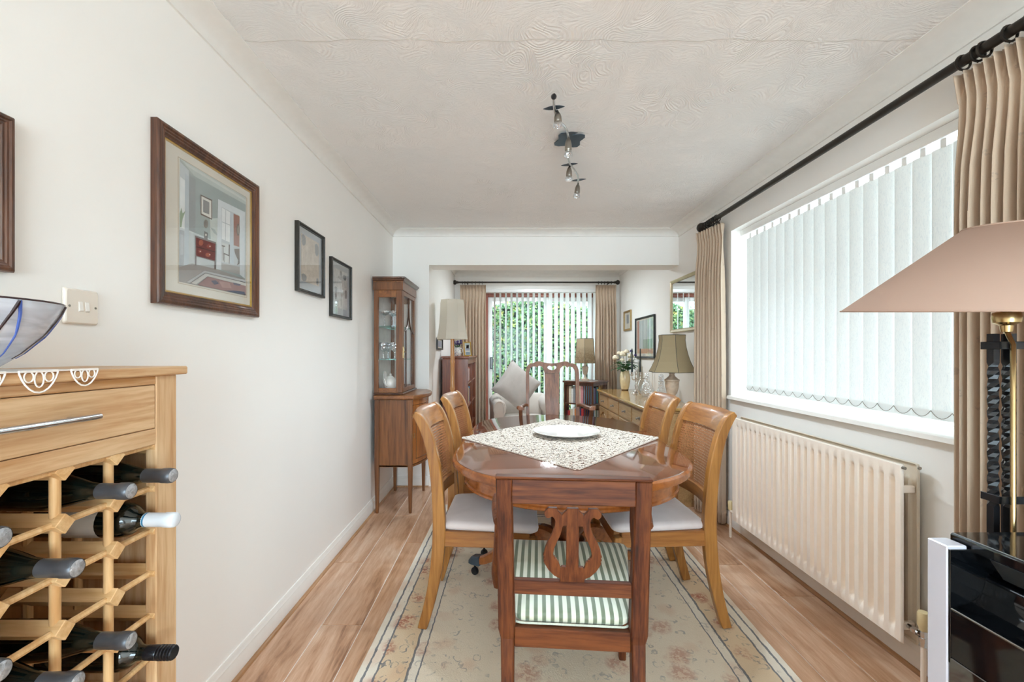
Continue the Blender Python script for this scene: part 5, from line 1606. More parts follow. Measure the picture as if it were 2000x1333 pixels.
MB().tube(catmull([(0.045, 0, 0.075), (0.078, 0, 0.085), (0.085, 0, 0.055), (0.070, 0, 0.03), (0.048, 0, 0.028)], 5), 0.005, 8).build('handle', M['porcelain'], tp, 60)
MB().tube(catmull([(-0.045, 0, 0.04), (-0.066, 0, 0.05), (-0.074, 0, 0.08), (-0.084, 0, 0.095)], 5), [0.012 - 0.0005 * i for i in range(16)], 8).build('spout', M['porcelain'], tp, 60)
tp.rotation_euler = (0, 0, math.radians(70))
pt_ = thing('china_plate', 'grey rimmed plate standing on edge behind the teapot', 'plate', (xa_(0.0) - 0.02, 3.60, tz))
MB().lathe([(0.0, 0.0), (0.05, 0.002), (0.075, 0.008), (0.075, 0.011), (0.05, 0.006), (0, 0.004)], 28, (0, 0, 0.0), axis='x', M=Matrix.Translation((0, 0, 0.0755)) @ Matrix.Rotation(math.radians(-8), 4, 'Y')).build('plate_dish', M['porcelain'], pt_, 50)
jg = thing('milk_jug', 'small white china jug beside the teapot in the cabinet', 'jug', (xa_(1.0), 3.64, tz))
MB().lathe([(0.022, 0), (0.03, 0.015), (0.032, 0.035), (0.024, 0.06), (0.027, 0.075), (0.025, 0.075), (0.020, 0.06), (0.0, 0.01)], 18).build('jug_body', M['porcelain'], jg, 50)
MB().tube(catmull([(0, 0.026, 0.066), (0, 0.048, 0.06), (0, 0.046, 0.03), (0, 0.030, 0.022)], 4), 0.003, 6).build('handle', M['porcelain'], jg, 60)

# ------------------------------------------------------------------ lampshades
def bell(root, c, prof, n_, shade_mat, trim_mat, rot=0.0, trims=True, tr=0.0022):
    """panelled bell shade: prof (r, z) bottom to top"""
    c = Vector(c)
    b = MB(); b.lathe(prof, n_, c, cap0=False, cap1=False, rot=rot)
    o = b.build('shade', shade_mat, root, None, 0, True, recalc=False)
    m_ = o.modifiers.new('thickness', 'SOLIDIFY'); m_.thickness = 0.0015
    if trims:
        for k_ in range(n_):
            a = 2 * PI * k_ / n_ + rot
            MB().tube([c + Vector((r * math.cos(a), r * math.sin(a), z)) for r, z in prof], tr, 5).build('shade_rib', trim_mat, o, 60)
        for r, z in (prof[0], prof[-1]):
            MB().tube([c + Vector((r * math.cos(2 * PI * k_ / n_ + rot), r * math.sin(2 * PI * k_ / n_ + rot), z)) for k_ in range(n_)], tr * 1.2, 5, closed=True).build('shade_rim', trim_mat, o, 60)
    return o


# ------------------------------------------------------------------ large floor lamp at the right
LX, LY = (1966 - PX) / F * 1.03, 1.03
fl_ = thing('floor_lamp', 'floor lamp with wide pinkish cone shade and twisted black iron stem', 'lamp', (LX, LY, 0))
zr, zt2, rb, rt = 1.349, 1.545, 0.312, 0.088
tilt = math.radians(5.2)
MT = Matrix.Translation((LX, LY, zr)) @ Matrix.Rotation(tilt, 4, 'X')
b = MB(); b.lathe([(rb, 0), (rb - 0.004, 0.004), (rt, zt2 - zr)], 56, (0, 0, 0), cap0=False, cap1=False, M=MT)
sh = b.build('shade', M['shade_pink'], fl_, 60, world=True, recalc=False)
m_ = sh.modifiers.new('thickness', 'SOLIDIFY'); m_.thickness = 0.0015
for r, z in ((rb, 0.0), (rt, zt2 - zr)):
    MB().tube([MT @ Vector((r * math.cos(2 * PI * k_ / 48), r * math.sin(2 * PI * k_ / 48), z)) for k_ in range(48)], 0.0022, 5, closed=True).build('shade_rim', M['shade_pink'], sh, 60)
b = MB()
for k_ in range(3):
    a = k_ * 2 * PI / 3
    b.tube([MT @ Vector((0.012 * math.cos(a), 0.012 * math.sin(a), zt2 - zr - 0.02)), MT @ Vector((rt * math.cos(a), rt * math.sin(a), zt2 - zr - 0.002))], 0.0015, 5)
b.tube([(LX, LY, zr), MT @ Vector((0, 0, zt2 - zr - 0.02))], 0.004, 6)
b.build('shade_carrier', M['brass'], fl_, 60, world=True)
MB().lathe([(0.010, 1.300), (0.012, 1.315), (0.024, 1.322), (0.026, 1.334), (0.024, 1.345), (0.014, 1.350), (0.012, 1.375), (0.0, 1.376)], 20, (LX, LY, 0)).build('lamp_holder', M['brass'], fl_, 50, world=True)
MB().lathe([(0.0, 1.376), (0.014, 1.38), (0.026, 1.41), (0.028, 1.43), (0.020, 1.452), (0.0, 1.462)], 16, (LX, LY, 0)).build('bulb', M['porcelain'], fl_, 60, world=True)
MB().tube([(LX - 0.008, LY - 0.020, 0.028), (LX - 0.008, LY - 0.020, 1.27), (LX, LY, 1.302)], 0.005, 10).build('centre_rod', M['brass'], fl_, 50, world=True)
for dx_, dy_ in ((-0.016, 0.014), (0.010, 0.002), (0.030, 0.024)):
    b = MB(); loops = []
    hq = 0.0085
    for i in range(131):
        z = lerp(0.02, 1.296, i / 130)
        tw = (sstep(0.88, 0.885, z) * 0 + max(0.0, min(1.0, (z - 0.885) / (1.225 - 0.885)))) * 2 * PI * 6.0
        loops.append([(LX + dx_ + hq * 1.25 * math.cos(tw + PI / 4 + k_ * PI / 2), LY + dy_ + hq * 1.25 * math.sin(tw + PI / 4 + k_ * PI / 2), z) for k_ in range(4)])
    b.loft(loops).build('twisted_bar', M['iron'], fl_, 25, world=True)
for zc_ in (0.905, 1.268):
    MB().box(LX - 0.030, LX + 0.042, LY - 0.0145, LY - 0.0110, zc_ - 0.009, zc_ + 0.009).box(LX - 0.030, LX - 0.0265, LY - 0.0145, LY + 0.03, zc_ - 0.009, zc_ + 0.009).build('clamp_strap', M['iron'], fl_, None, 0.001, True)
MB().lathe([(0.085, 0.0), (0.085, 0.012), (0.06, 0.022), (0.03, 0.03), (0.0, 0.03)], 28, (LX, LY, 0)).build('base', M['iron'], fl_, 50, world=True)

# ------------------------------------------------------------------ electric stove at the right edge
SXF, SYE, SZT = 0.946, 0.925, 0.868
sv = thing('electric_stove', 'black glass fronted electric fire with white side pillar at right edge', 'stove', (1.16, 0.62, 0))
Sb = lambda name, mat_, *bx, bev=0.002, parent=None: MB().box(*bx).build(name, mat_, parent or sv, None, bev, True)
Sb('casing', M['black'], SXF + 0.03, 1.40, 0.30, SYE - 0.002, 0.02, SZT - 0.075)
Sb('white_pillar', M['stovewhite'], 0.903, 0.945, 0.888, 0.930, 0.0, 0.856, bev=0.002)
Sb('white_pillar', M['stovewhite'], 0.903, 0.945, 0.295, 0.337, 0.0, 0.856, bev=0.002)
b = MB(); b.loft([[(SXF + 0.05, y, SZT - 0.074), (SXF + 0.032, y, SZT - 0.062), (SXF + 0.004, y, SZT - 0.022), (SXF + 0.004, y, SZT - 0.004), (SXF + 0.008, y, SZT), (1.41, y, SZT), (1.41, y, SZT - 0.074)] for y in (0.29, SYE + 0.003)])
b.build('top_hood', M['blackgloss'], sv, 30, 0.0012, True)
bev_ = MB(); bev_.loft([[(SXF + 0.0305, y, SZT - 0.060), (SXF + 0.0030, y, SZT - 0.021), (SXF + 0.0015, y, SZT - 0.021), (SXF + 0.029, y, SZT - 0.0615)] for y in (0.30, SYE - 0.075)])
bev_.build('hood_bevel', plain('grey_anodised_bevel', '#4b4f52', 0.35, 0.05, metal=0.5), sv, None, 0, True)
# curved scoop between hood and door
b = MB(); pr = []
for q in range(9):
    a = PI / 2 * q / 8
    pr.append((SXF + 0.030 - 0.070 * (1 - math.cos(a)), SZT - 0.080 - 0.055 * math.sin(a)))
pr += [(SXF - 0.0395, SZT - 0.235), (SXF + 0.03, SZT - 0.235), (SXF + 0.03, SZT - 0.08)]
b.loft([[(x_, y, z) for x_, z in pr] for y in (0.338, 0.8830)])
b.build('scoop_panel', M['blackgloss'], sv, 40, 0, True)
MB().tube([(SXF - 0.0395, y, SZT - 0.137) for y in (0.338, 0.882)], 0.0022, 6).build('scoop_edge', M['nickel'], sv, 50, world=True)
Sb('glass_door', M['stoveglass'], SXF - 0.0405, SXF + 0.029, 0.338, 0.8870, 0.09, SZT - 0.237, bev=0.0015)
Sb('end_cheek', M['blackgloss'], 0.9055, 0.985, 0.8835, 0.8878, 0.62, 0.850, bev=0.0005)
Sb('kick_plate', M['black'], SXF, SXF + 0.029, 0.338, 0.8795, 0.0, 0.088)

# ------------------------------------------------------------------ ceiling spotlight bar
sp_ = thing('ceiling_spotlight', 'wavy four lamp spotlight bar with blue grey leaf plates on the ceiling', 'ceiling light', (0.34, 2.34, 2.30))
zb_ = 2.335
def atz(x, y, z):
    d = (z - EYE) * F / (PY - y); return Vector(((x - PX) / F * d, d, z))
pth = catmull([atz(x, y, zb_) for x, y in ((1081, 192), (1083, 215), (1088, 233), (1102, 246), (1109, 262), (1110, 285), (1110, 306), (1113, 320), (1122, 332), (1129, 345), (1129, 356))], 6)
MB().tube(pth, 0.006, 10).build('wavy_bar', M['chrome'], sp_, 60, world=True)
e0 = pth[0]; MB().lathe([(0.006, 0.0), (0.011, -0.006), (0.012, -0.014), (0.006, -0.026), (0, -0.034)], 12, (0, 0, 0), axis='y', M=Matrix.Translation(e0)).build('finial', M['iron'], sp_, 50, world=True)
mp_ = atz(1112, 272, 2.392)
b = MB()
pts = []
for q in range(24):
    a = 2 * PI * q / 24
    r_ = 0.075 + 0.016 * math.cos(4 * (a - PI / 4))
    pts.append((mp_.x + r_ * math.cos(a + 0.15), mp_.y + r_ * math.sin(a + 0.15)))
b.plate(pts, [], lambda a, c, t2: (a, c, t2), 2.384, 2.388)
b.build('ceiling_plate', M['slate'], sp_, None, 0.001, True)
MB().lathe([(0.045, 2.388), (0.045, 2.400)], 20, (mp_.x, mp_.y, 0)).cyl((mp_.x, mp_.y, zb_), (mp_.x, mp_.y, 2.384), 0.007, n=10).build('mount', M['nickel'], sp_, 50, world=True)
for (lx, ly, hx_, hy_, tx_, ty_) in ((1082, 211, 1089, 219, 1090, 247), (1110, 262, 1110, 270, 1110, 305), (1112, 322, 1112, 327, 1111, 352), (1130, 352, 1129, 360, 1126, 385)):
    c = atz(lx, ly, zb_ + 0.006)
    pts = []
    for q in range(13): pts.append((lerp(-0.048, 0.048, q / 12), 0.017 * (1 - (2 * q / 12 - 1) ** 2)))
    for q in range(11, 0, -1): pts.append((lerp(-0.048, 0.048, q / 12), -0.017 * (1 - (2 * q / 12 - 1) ** 2)))
    b = MB(); b.plate(pts, [], lambda a, e_, t2: (c.x + a, c.y + e_, c.z + t2 + 0.12 * a), 0.0, 0.0018)
    b.build('leaf_plate', M['slate'], sp_, None, 0, True)
    top_ = atz(hx_, hy_, zb_ - 0.006)
    dd_ = top_.y
    tip_ = Vector(((tx_ - PX) / F * dd_, dd_, EYE - (ty_ - PY) / F * dd_))
    dr_ = (tip_ - top_); Ln = dr_.length; dr_ = dr_.normalized()
    RM = Matrix.Translation(top_) @ dr_.to_track_quat('Z', 'Y').to_matrix().to_4x4()
    k = Ln / 0.085
    hd_ = MB().lathe([(0.003, -0.008), (0.006, 0.0), (0.013, 0.014 * k), (0.0165, 0.030 * k), (0.0175, 0.055 * k), (0.0165, 0.060 * k), (0.014, 0.062 * k), (0, 0.062 * k)], 20, M=RM).build('spot_head', M['nickel'], sp_, 40, world=True)
    MB().lathe([(0.0145, 0.060 * k), (0.021, 0.072 * k), (0.0225, 0.084 * k), (0.0215, 0.085 * k), (0.012, 0.072 * k), (0.004, 0.070 * k), (0, 0.076 * k)], 20, M=RM, cap0=False).build('bulb', M['crystal'], hd_, 50)
    sl_ = bpy.data.lights.new('added_spot_beam', 'SPOT')  # the spotlights look unlit; these beams are added to brighten the room
    sl_.energy, sl_.spot_size, sl_.spot_blend, sl_.shadow_soft_size, sl_.color = 27, 2.6, 1.0, 0.02, (0.75, 0.895, 1.0)
    sl_.specular_factor = 0.0
    so = bpy.data.objects.new('added_spot_beam', sl_); COL.objects.link(so)
    so.location = RM @ Vector((0, 0, 0.092 * k))
    near = min(pth, key=lambda p: (p - top_).length)
    MB().tube([near, top_ + Vector((0, 0, 0.004))], 0.005, 8).build('swivel', M['iron'], hd_, 50)

# unseen flush lamp added above the beam line to brighten the far bay
bl3 = thing('added_bay_lamp', 'added unseen round glass lamp brightening the far bay', 'ceiling light', (0.47, 5.15, 2.33))
MB().lathe([(0.15, 2.372), (0.16, 2.38), (0.16, 2.3995)], 32, (0.47, 5.15, 0)).build('rim', M['white'], bl3, 40, world=True)
t = NT('added_lamp_glass'); t.fin((0.9, 0.9, 0.88, 1), 0.3); t.p.inputs['Emission Color'].default_value = (0.95, 0.98, 1.0, 1); t.p.inputs['Emission Strength'].default_value = 0.5
MB().lathe([(0.148, 2.376), (0.135, 2.352), (0.10, 2.336), (0.05, 2.329), (0.0, 2.328)], 32, (0.47, 5.15, 0)).build('opal_dome', t.m, bl3, 60, world=True)
ll = bpy.data.lights.new('added_dome_glow', 'AREA'); ll.shape = 'DISK'; ll.size = 0.26; ll.energy = 20; ll.color = (0.84, 0.94, 1.0)
lo2 = bpy.data.objects.new('added_dome_glow', ll); COL.objects.link(lo2); lo2.location = (0.47, 5.15, 2.322)

# ------------------------------------------------------------------ pale floor lamp in the far bay
FX, FY = -0.525, 4.40
l2 = thing('floor_lamp', 'floor lamp with cream bell shade on turned pale wood stem', 'lamp', (FX, FY, 0))
k = FY / F
bell(l2, (FX, FY, 0), [(0.164, EYE + 27 * k), (0.149, EYE + 40 * k), (0.137, EYE + 58 * k), (0.130, EYE + 78 * k), (0.127, EYE + 96 * k), (0.118, EYE + 103 * k)], 8, M['shade_cream'], M['shade_cream'], PI / 8 + 0.1, tr=0.002)
pr = [(0.0, 0.0), (0.13, 0.0), (0.13, 0.02), (0.09, 0.04), (0.03, 0.06), (0.022, 0.09)]
for zz in (0.35, 0.62, 0.89, 1.16): pr += [(0.021, zz - 0.02), (0.026, zz), (0.021, zz + 0.02), (0.0195, zz + 0.13)]
pr += [(0.020, 1.34), (0.018, 1.42), (0.0, 1.42)]
MB().lathe(pr, 18, (FX, FY, 0)).build('turned_stem', M['bamboo'], l2, 40, world=True)
MB().lathe([(0, 1.42), (0.012, 1.42), (0.012, 1.46), (0.028, 1.51), (0.02, 1.55), (0, 1.56)], 14, (FX, FY, 0)).build('bulb', M['porcelain'], l2, 50, world=True)
b = MB()
for a in (0.3, 0.3 + 2.09, 0.3 + 4.19): b.tube([(FX, FY, 1.56), (FX + 0.117 * math.cos(a), FY + 0.117 * math.sin(a), EYE + 103 * k - 0.002)], 0.0015, 5)
b.tube([(FX + 0.012, FY, 1.43), (FX + 0.035, FY, 1.50), (FX, FY, 1.562)], 0.0015, 5)
b.build('shade_carrier', M['brass'], l2, 50, world=True)

# ------------------------------------------------------------------ reddish bookcase in the far bay
BX0, BX1, BY0, BY1, BZ = XF + 0.035, -0.392, 4.70, 6.0 - 0.04, 1.215
bk = thing('bookcase', 'reddish mahogany open bookcase against the far left wall', 'bookcase', ((BX0 + BX1) / 2, (BY0 + BY1) / 2, 0))
Bb = lambda name, mat_, *bx, bev=0.002, parent=None: MB().box(*bx).build(name, mat_, parent or bk, None, bev, True)
Bb('side', M['bookwood'], BX0, BX1, BY0, BY0 + 0.022, 0.0, BZ - 0.03)
Bb('side', M['bookwood'], BX0, BX1, BY1 - 0.022, BY1, 0.0, BZ - 0.03)
Bb('divider', M['bookwood'], BX0 + 0.012, BX1, (BY0 + BY1) / 2 - 0.01, (BY0 + BY1) / 2 + 0.01, 0.09, BZ - 0.09)
Bb('back', M['bookwood'], BX0, BX0 + 0.01, BY0 + 0.022, BY1 - 0.022, 0.0, BZ - 0.03)
Bb('top_board', M['bookwood'], BX0 - 0.01, BX1 + 0.022, BY0 - 0.020, BY1 + 0.020, BZ - 0.022, BZ, bev=0.006)
Bb('top_moulding', M['bookwood'], BX0, BX1 + 0.010, BY0 - 0.010, BY1 + 0.010, BZ - 0.036, BZ - 0.0225, bev=0.004)
Bb('frieze', M['bookwood'], BX1 - 0.02, BX1, BY0 + 0.0225, BY1 - 0.0225, BZ - 0.088, BZ - 0.037)
Bb('plinth', M['bookwood'], BX0 + 0.011, BX1, BY0 + 0.0225, BY1 - 0.0225, 0.0, 0.088)
for zz in (0.36, 0.64, 0.90):
    Bb('shelf', M['bookwood'], BX0 + 0.011, BX1 - 0.012, BY0 + 0.0225, BY1 - 0.0225, zz, zz + 0.018)


# ------------------------------------------------------------------ books
COLS = {'light blue': '#8fb9d6', 'sky blue': '#4f9ec6', 'navy': '#273a63', 'black': '#23262b', 'grey': '#8d9196', 'teal': '#2f8a96', 'maroon': '#6d2630', 'red': '#b3393a', 'cream': '#ded4bd', 'orange': '#cf7a3d', 'white': '#e6e4df', 'green': '#4f7a55', 'brown': '#6c4a35', 'yellow': '#d8b95a', 'pink': '#cf8f92', 'purple': '#6a4f86'}
BM = {n_: plain(n_.replace(' ', '_') + '_book_cover', c_, 0.5, 0.12, 70) for n_, c_ in COLS.items()}
pagem = plain('book_pages', '#e3dccb', 0.8, 0.06, 200)


def book(col, label, group, th, h, dep, Mx):
    root = thing('book', label, 'book', Mx.translation, 0, group)
    root.rotation_euler = Mx.to_euler()
    MB().box(0, th, 0, 0.004, 0, h).box(0, 0.0025, 0.004, dep, 0, h).box(th - 0.0025, th, 0.004, dep, 0, h).build('cover', BM[col], root, None, 0.0008)
    MB().box(0.0027, th - 0.0027, 0.0042, dep - 0.004, 0.003, h - 0.003).build('pages', pagem, root)
    return root


# books in the reddish bookcase (spines face +x)
R = random.Random(9)
names = list(COLS)
shelves = [(0.919, 0.17, 'upper'), (0.6585, 0.19, 'middle')]
for zz, hh, nm in shelves:
    y = BY0 + 0.03
    i = 0
    while y < (BY0 + BY1) / 2 - 0.05:
        col = names[(i * 5 + (3 if nm == 'upper' else 7)) % len(names)]
        th = 0.024 + 0.016 * R.random()
        if y + th > (BY0 + BY1) / 2 - 0.015: break
        h = hh - 0.03 * R.random()
        book(col, '%s book, number %s along the %s shelf of the reddish bookcase' % (col, ['one', 'two', 'three', 'four', 'five', 'six', 'seven', 'eight', 'nine', 'ten', 'eleven', 'twelve', 'thirteen', 'fourteen', 'fifteen', 'sixteen', 'seventeen', 'eighteen', 'nineteen', 'twenty', 'twenty one', 'twenty two', 'twenty three'][i], nm), 'books in the reddish bookcase', th - 0.0015, h, 0.17, Matrix.Translation((BX1 - 0.03, y, zz)) @ Matrix.Rotation(PI / 2, 4, 'Z'))
        y += th; i += 1

# ------------------------------------------------------------------ revolving bookcase
RC = Vector(((1144 - PX) / F * 5.75, 5.75, 0)); ra = math.radians(52)
RZT = 1.25 - 55 / F * 5.60
rv = thing('revolving_bookcase', 'dark square revolving bookcase with slatted sides beside the garden door', 'bookcase', (RC.x, RC.y, 0), ra)
hs_ = 0.205
Rb = lambda name, *bx, bev=0.002: MB().box(*bx).build(name, M['revwood'], rv, None, bev)
Rb('top_board', -hs_ - 0.018, hs_ + 0.018, -hs_ - 0.018, hs_ + 0.018, RZT - 0.024, RZT, bev=0.005)
tiers = (0.10, 0.345, 0.60)
for zz in tiers: Rb('shelf', -hs_, hs_, -hs_, hs_, zz - 0.016, zz)
Rb('core', -0.02, 0.02, -0.02, 0.02, 0.03, RZT - 0.025)
MB().lathe([(0.17, 0.0), (0.17, 0.02), (0.05, 0.05), (0.05, 0.083)], 24).build('turntable_base', M['revwood'], rv, 50)
for s1 in (0, 1, 2, 3):
    Mr = Matrix.Rotation(s1 * PI / 2, 4, 'Z')
    for q in (-0.198, 0.100, 0.132, 0.164, 0.196):
        MB().box(q - 0.007, q + 0.007, -hs_ - 0.006, -hs_ + 0.006, 0.084, RZT - 0.0245, M=Mr).build('slat', M['revwood'], rv)
    MB().box(-hs_, hs_, -hs_ - 0.004, -hs_ + 0.002, RZT - 0.055, RZT - 0.0245, M=Mr).build('apron', M['revwood'], rv)
Rw = Matrix.Translation(RC) @ Matrix.Rotation(ra, 4, 'Z')
bays = {0: ['light blue', 'light blue', 'purple', 'black', 'teal', 'brown', 'yellow', 'sky blue'], 3: ['brown', 'cream', 'white', 'grey', 'orange', 'cream', 'pink'], }
ordn = ['first', 'second', 'third', 'fourth', 'fifth', 'sixth', 'seventh', 'eighth', 'ninth']
side_nm = {0: 'right facing', 3: 'left facing'}
for s1 in (0, 3):
    Ms = Rw @ Matrix.Rotation(s1 * PI / 2, 4, 'Z')
    for ti, (zz, hmax) in enumerate(((0.601, 0.235), (0.346, 0.20))):
        x_ = -0.04 if s1 == 3 else -0.05
        x_ = -0.185
        seq = bays[s1] if ti == 0 else ['maroon', 'red', 'cream', 'white', 'orange', 'green', 'navy', 'red'] if s1 == 3 else ['navy', 'sky blue', 'white', 'green', 'grey', 'cream', 'brown']
        for i, col in enumerate(seq):
            th = 0.026 + 0.014 * R.random()
            if x_ + th > 0.065: break
            h = hmax - 0.05 * R.random()
            book(col, '%s book, %s on the %s %s side of the revolving bookcase' % (col, ordn[i], ('upper', 'lower')[ti], side_nm[s1]), 'books in the revolving bookcase', th - 0.0015, h, 0.115, Ms @ Matrix.Translation((x_, -hs_ + 0.02, zz)))
            x_ += th

# table lamp on it
lx_, ly_ = (1143 - PX) / F * 5.72, 5.72
tl_ = thing('table_lamp', 'table lamp with mottled parchment shade and stone urn base on the bookcase', 'lamp', (lx_, ly_, RZT))
k = 5.72 / F
bell(tl_, (lx_, ly_, 0), [(0.146, EYE - 19.5 * k), (0.137, EYE - 5 * k), (0.118, EYE + 28 * k)], 6, M['parch'], M['trimcord'], PI / 6 - 0.25, tr=0.0022)
zl0, zl1 = RZT + 0.0005, EYE - 19.5 * k
H = zl1 - zl0
MB().box(lx_ - 0.045, lx_ + 0.045, ly_ - 0.045, ly_ + 0.045, zl0, zl0 + 0.022).lathe([(0.030, zl0 + 0.022), (0.014, zl0 + 0.05), (0.013, zl0 + 0.07), (0.030, zl0 + 0.09), (0.040, zl0 + 0.15), (0.043, zl0 + 0.18), (0.036, zl0 + 0.185), (0.018, zl0 + 0.195), (0.014, zl1 + 0.02), (0.0, zl1 + 0.02)], 20, (lx_, ly_, 0)).build('urn_base', M['alab'], tl_, 40, world=True)
b = MB(); b.tube([(lx_, ly_, zl1 + 0.02), (lx_, ly_, EYE + 26 * k)], 0.003, 6)
for a in (0.5, 2.6, 4.7): b.tube([(lx_, ly_, EYE + 26 * k), (lx_ + 0.10 * math.cos(a), ly_ + 0.10 * math.sin(a), EYE + 27 * k)], 0.0015, 5)
b.build('shade_carrier', M['brass'], tl_, 50, world=True)
# cord down the corner
cd = MB().tube(catmull([(lx_ + 0.046, ly_ + 0.0, RZT + 0.005), (lx_ + 0.10, ly_ - 0.04, RZT + 0.004), (lx_ + 0.15, ly_ - 0.07, RZT + 0.004)], 5), 0.003, 6).build('lamp_cord', M['white'], tl_, 60, world=True)

# ------------------------------------------------------------------ armchair with cushion
AX, AY = 0.225, 5.42
ac = thing('armchair', 'pale upholstered armchair with scrolled arms before the garden door', 'armchair', (AX, AY, 0))
hwA = 0.37
b = MB(); b.loft([rounded_trap(-0.34, 0.36, hwA, hwA, 0.04, 5, i_, z) for i_, z in ((0.01, 0.10), (0, 0.14), (0, 0.38), (0.02, 0.40))])
b.build('base', M['sofa'], ac, 50)
b = MB(); cushion(b, -0.36, 0.22, 0.262, 0.262, 0.401, 0.075, 0.05, 0.01, 0.015)
b.build('seat_cushion', M['sofa'], ac, 60)
for s_ in (-1, 1):
    cx = s_ * 0.335
    sec = [(cx - s_ * 0.065, 0.30), (cx - s_ * 0.065, 0.60)]
    pr2 = [(-0.055, 0.12), (-0.055, 0.50), (-0.085, 0.56), (-0.095, 0.62), (-0.075, 0.675), (-0.03, 0.70), (0.025, 0.69), (0.055, 0.65), (0.058, 0.60), (0.05, 0.55), (0.05, 0.12)]
    loops = []
    for y, sc_ in ((-0.36, 0.94), (-0.35, 1.0), (0.0, 1.0), (0.30, 1.0)):
        loops.append([(cx - s_ * a_ * sc_ * -1.0, y, 0.12 + (z - 0.12) * (0.99 if sc_ < 1 else 1) + 0.03 * max(0, y)) for a_, z in pr2])
    MB().loft(loops).build('arm', M['sofa'], ac, 45)
    # piped scroll on the arm front
    pts = [(cx + s_ * a_ * 0.72, -0.362, z - 0.012) for a_, z in pr2[2:10]]
    MB().tube(catmull([(p[0], p[1], p[2]) for p in pts], 3), 0.006, 6).build('arm_piping', M['sofa'], ac, 60)
b = MB(); L = []
for z, y_, th, ins in ((0.38, 0.28, 0.10, 0), (0.55, 0.30, 0.11, 0), (0.64, 0.32, 0.10, 0.01), (0.69, 0.33, 0.085, 0.02), (0.715, 0.335, 0.05, 0.04), (0.722, 0.338, 0.02, 0.06)):
    L.append([(-0.36 + ins, y_ - th, z), (0.36 - ins, y_ - th, z), (0.37 - ins, y_, z), (0.36 - ins, y_ + th * 0.6, z), (-0.36 + ins, y_ + th * 0.6, z), (-0.37 + ins, y_, z)])
b.loft(L).build('backrest', M['sofa'], ac, 50, 0.01)
for sx in (-1, 1):
    for yy in (-0.30, 0.30):
        MB().lathe([(0.018, 0.0), (0.024, 0.05), (0.026, 0.099)], 12, (sx * 0.31, yy, 0)).build('foot', M['ped'], ac, 50)
ac.rotation_euler = (0, 0, math.radians(6))
cu = thing('cushion', 'grey linen cushion standing on its corner in the armchair', 'cushion', (0, 0, 0))
b = MB(); hc = 0.235
def cush(sgn):
    def fn(u, v):
        a, c = 2 * u - 1, 2 * v - 1
        pin = 1 - 0.09 * (1 - a * a) * (abs(c) ** 3) - 0.0
        px_ = a * hc * (1 - 0.07 * (1 - c * c) * abs(a)); pz_ = c * hc * (1 - 0.07 * (1 - a * a) * abs(c))
        th = 0.075 * ((1 - a ** 4) * (1 - c ** 4)) ** 0.55 + 0.004 * math.sin(7 * a + 3 * c) * (1 - a * a) * (1 - c * c)
        return (px_, sgn * th, pz_)
    return fn
b.grid(cush(-1), 20, 20); b.grid(cush(1), 20, 20)
cs = b.build('cover', M['cushion'], cu, 70)
ring_ = []
for q in range(80):
    s4 = q / 20; k_ = int(s4); f_ = s4 - k_
    a, c = [(-1 + 2 * f_, -1), (1, -1 + 2 * f_), (1 - 2 * f_, 1), (-1, 1 - 2 * f_)][k_]
    p = cush(-1)((a + 1) / 2, (c + 1) / 2); ring_.append((p[0], 0, p[2]))
MB().tube(ring_, 0.005, 6, closed=True).build('piping', M['cushion'], cu, 60)
cu.location = at(1007, 755, 5.40) + Vector((0.015, -0.02, 0.005))
cu.rotation_euler = (math.radians(-18), math.radians(38), math.radians(8))

# ------------------------------------------------------------------ sideboard
QX0, QX1, QY0, QY1, QZ = 1.165, 1.612, 3.53, 5.38, 0.803
sb = thing('sideboard', 'honey oak sideboard with a row of drawers over arched panel doors', 'sideboard', ((QX0 + QX1) / 2, (QY0 + QY1) / 2, 0))
Qb = lambda name, mat_, *bx, bev=0.002, parent=None: MB().box(*bx).build(name, mat_, parent or sb, None, bev, True)
Qb('top_board', M['sidetop'], QX0 - 0.018, QX1, QY0 - 0.018, QY1 + 0.018, QZ - 0.026, QZ, bev=0.006)
Qb('top_moulding', M['side'], QX0 - 0.008, QX1, QY0 - 0.008, QY1 + 0.008, QZ - 0.040, QZ - 0.0265, bev=0.004)
Qb('carcass', M['side'], QX0 + 0.018, QX1, QY0, QY1, 0.06, QZ - 0.041)
Qb('plinth', M['side'], QX0 + 0.005, QX1, QY0, QY1, 0.0, 0.06)
npn = 4
wpn = (QY1 - QY0 - 0.04) / npn
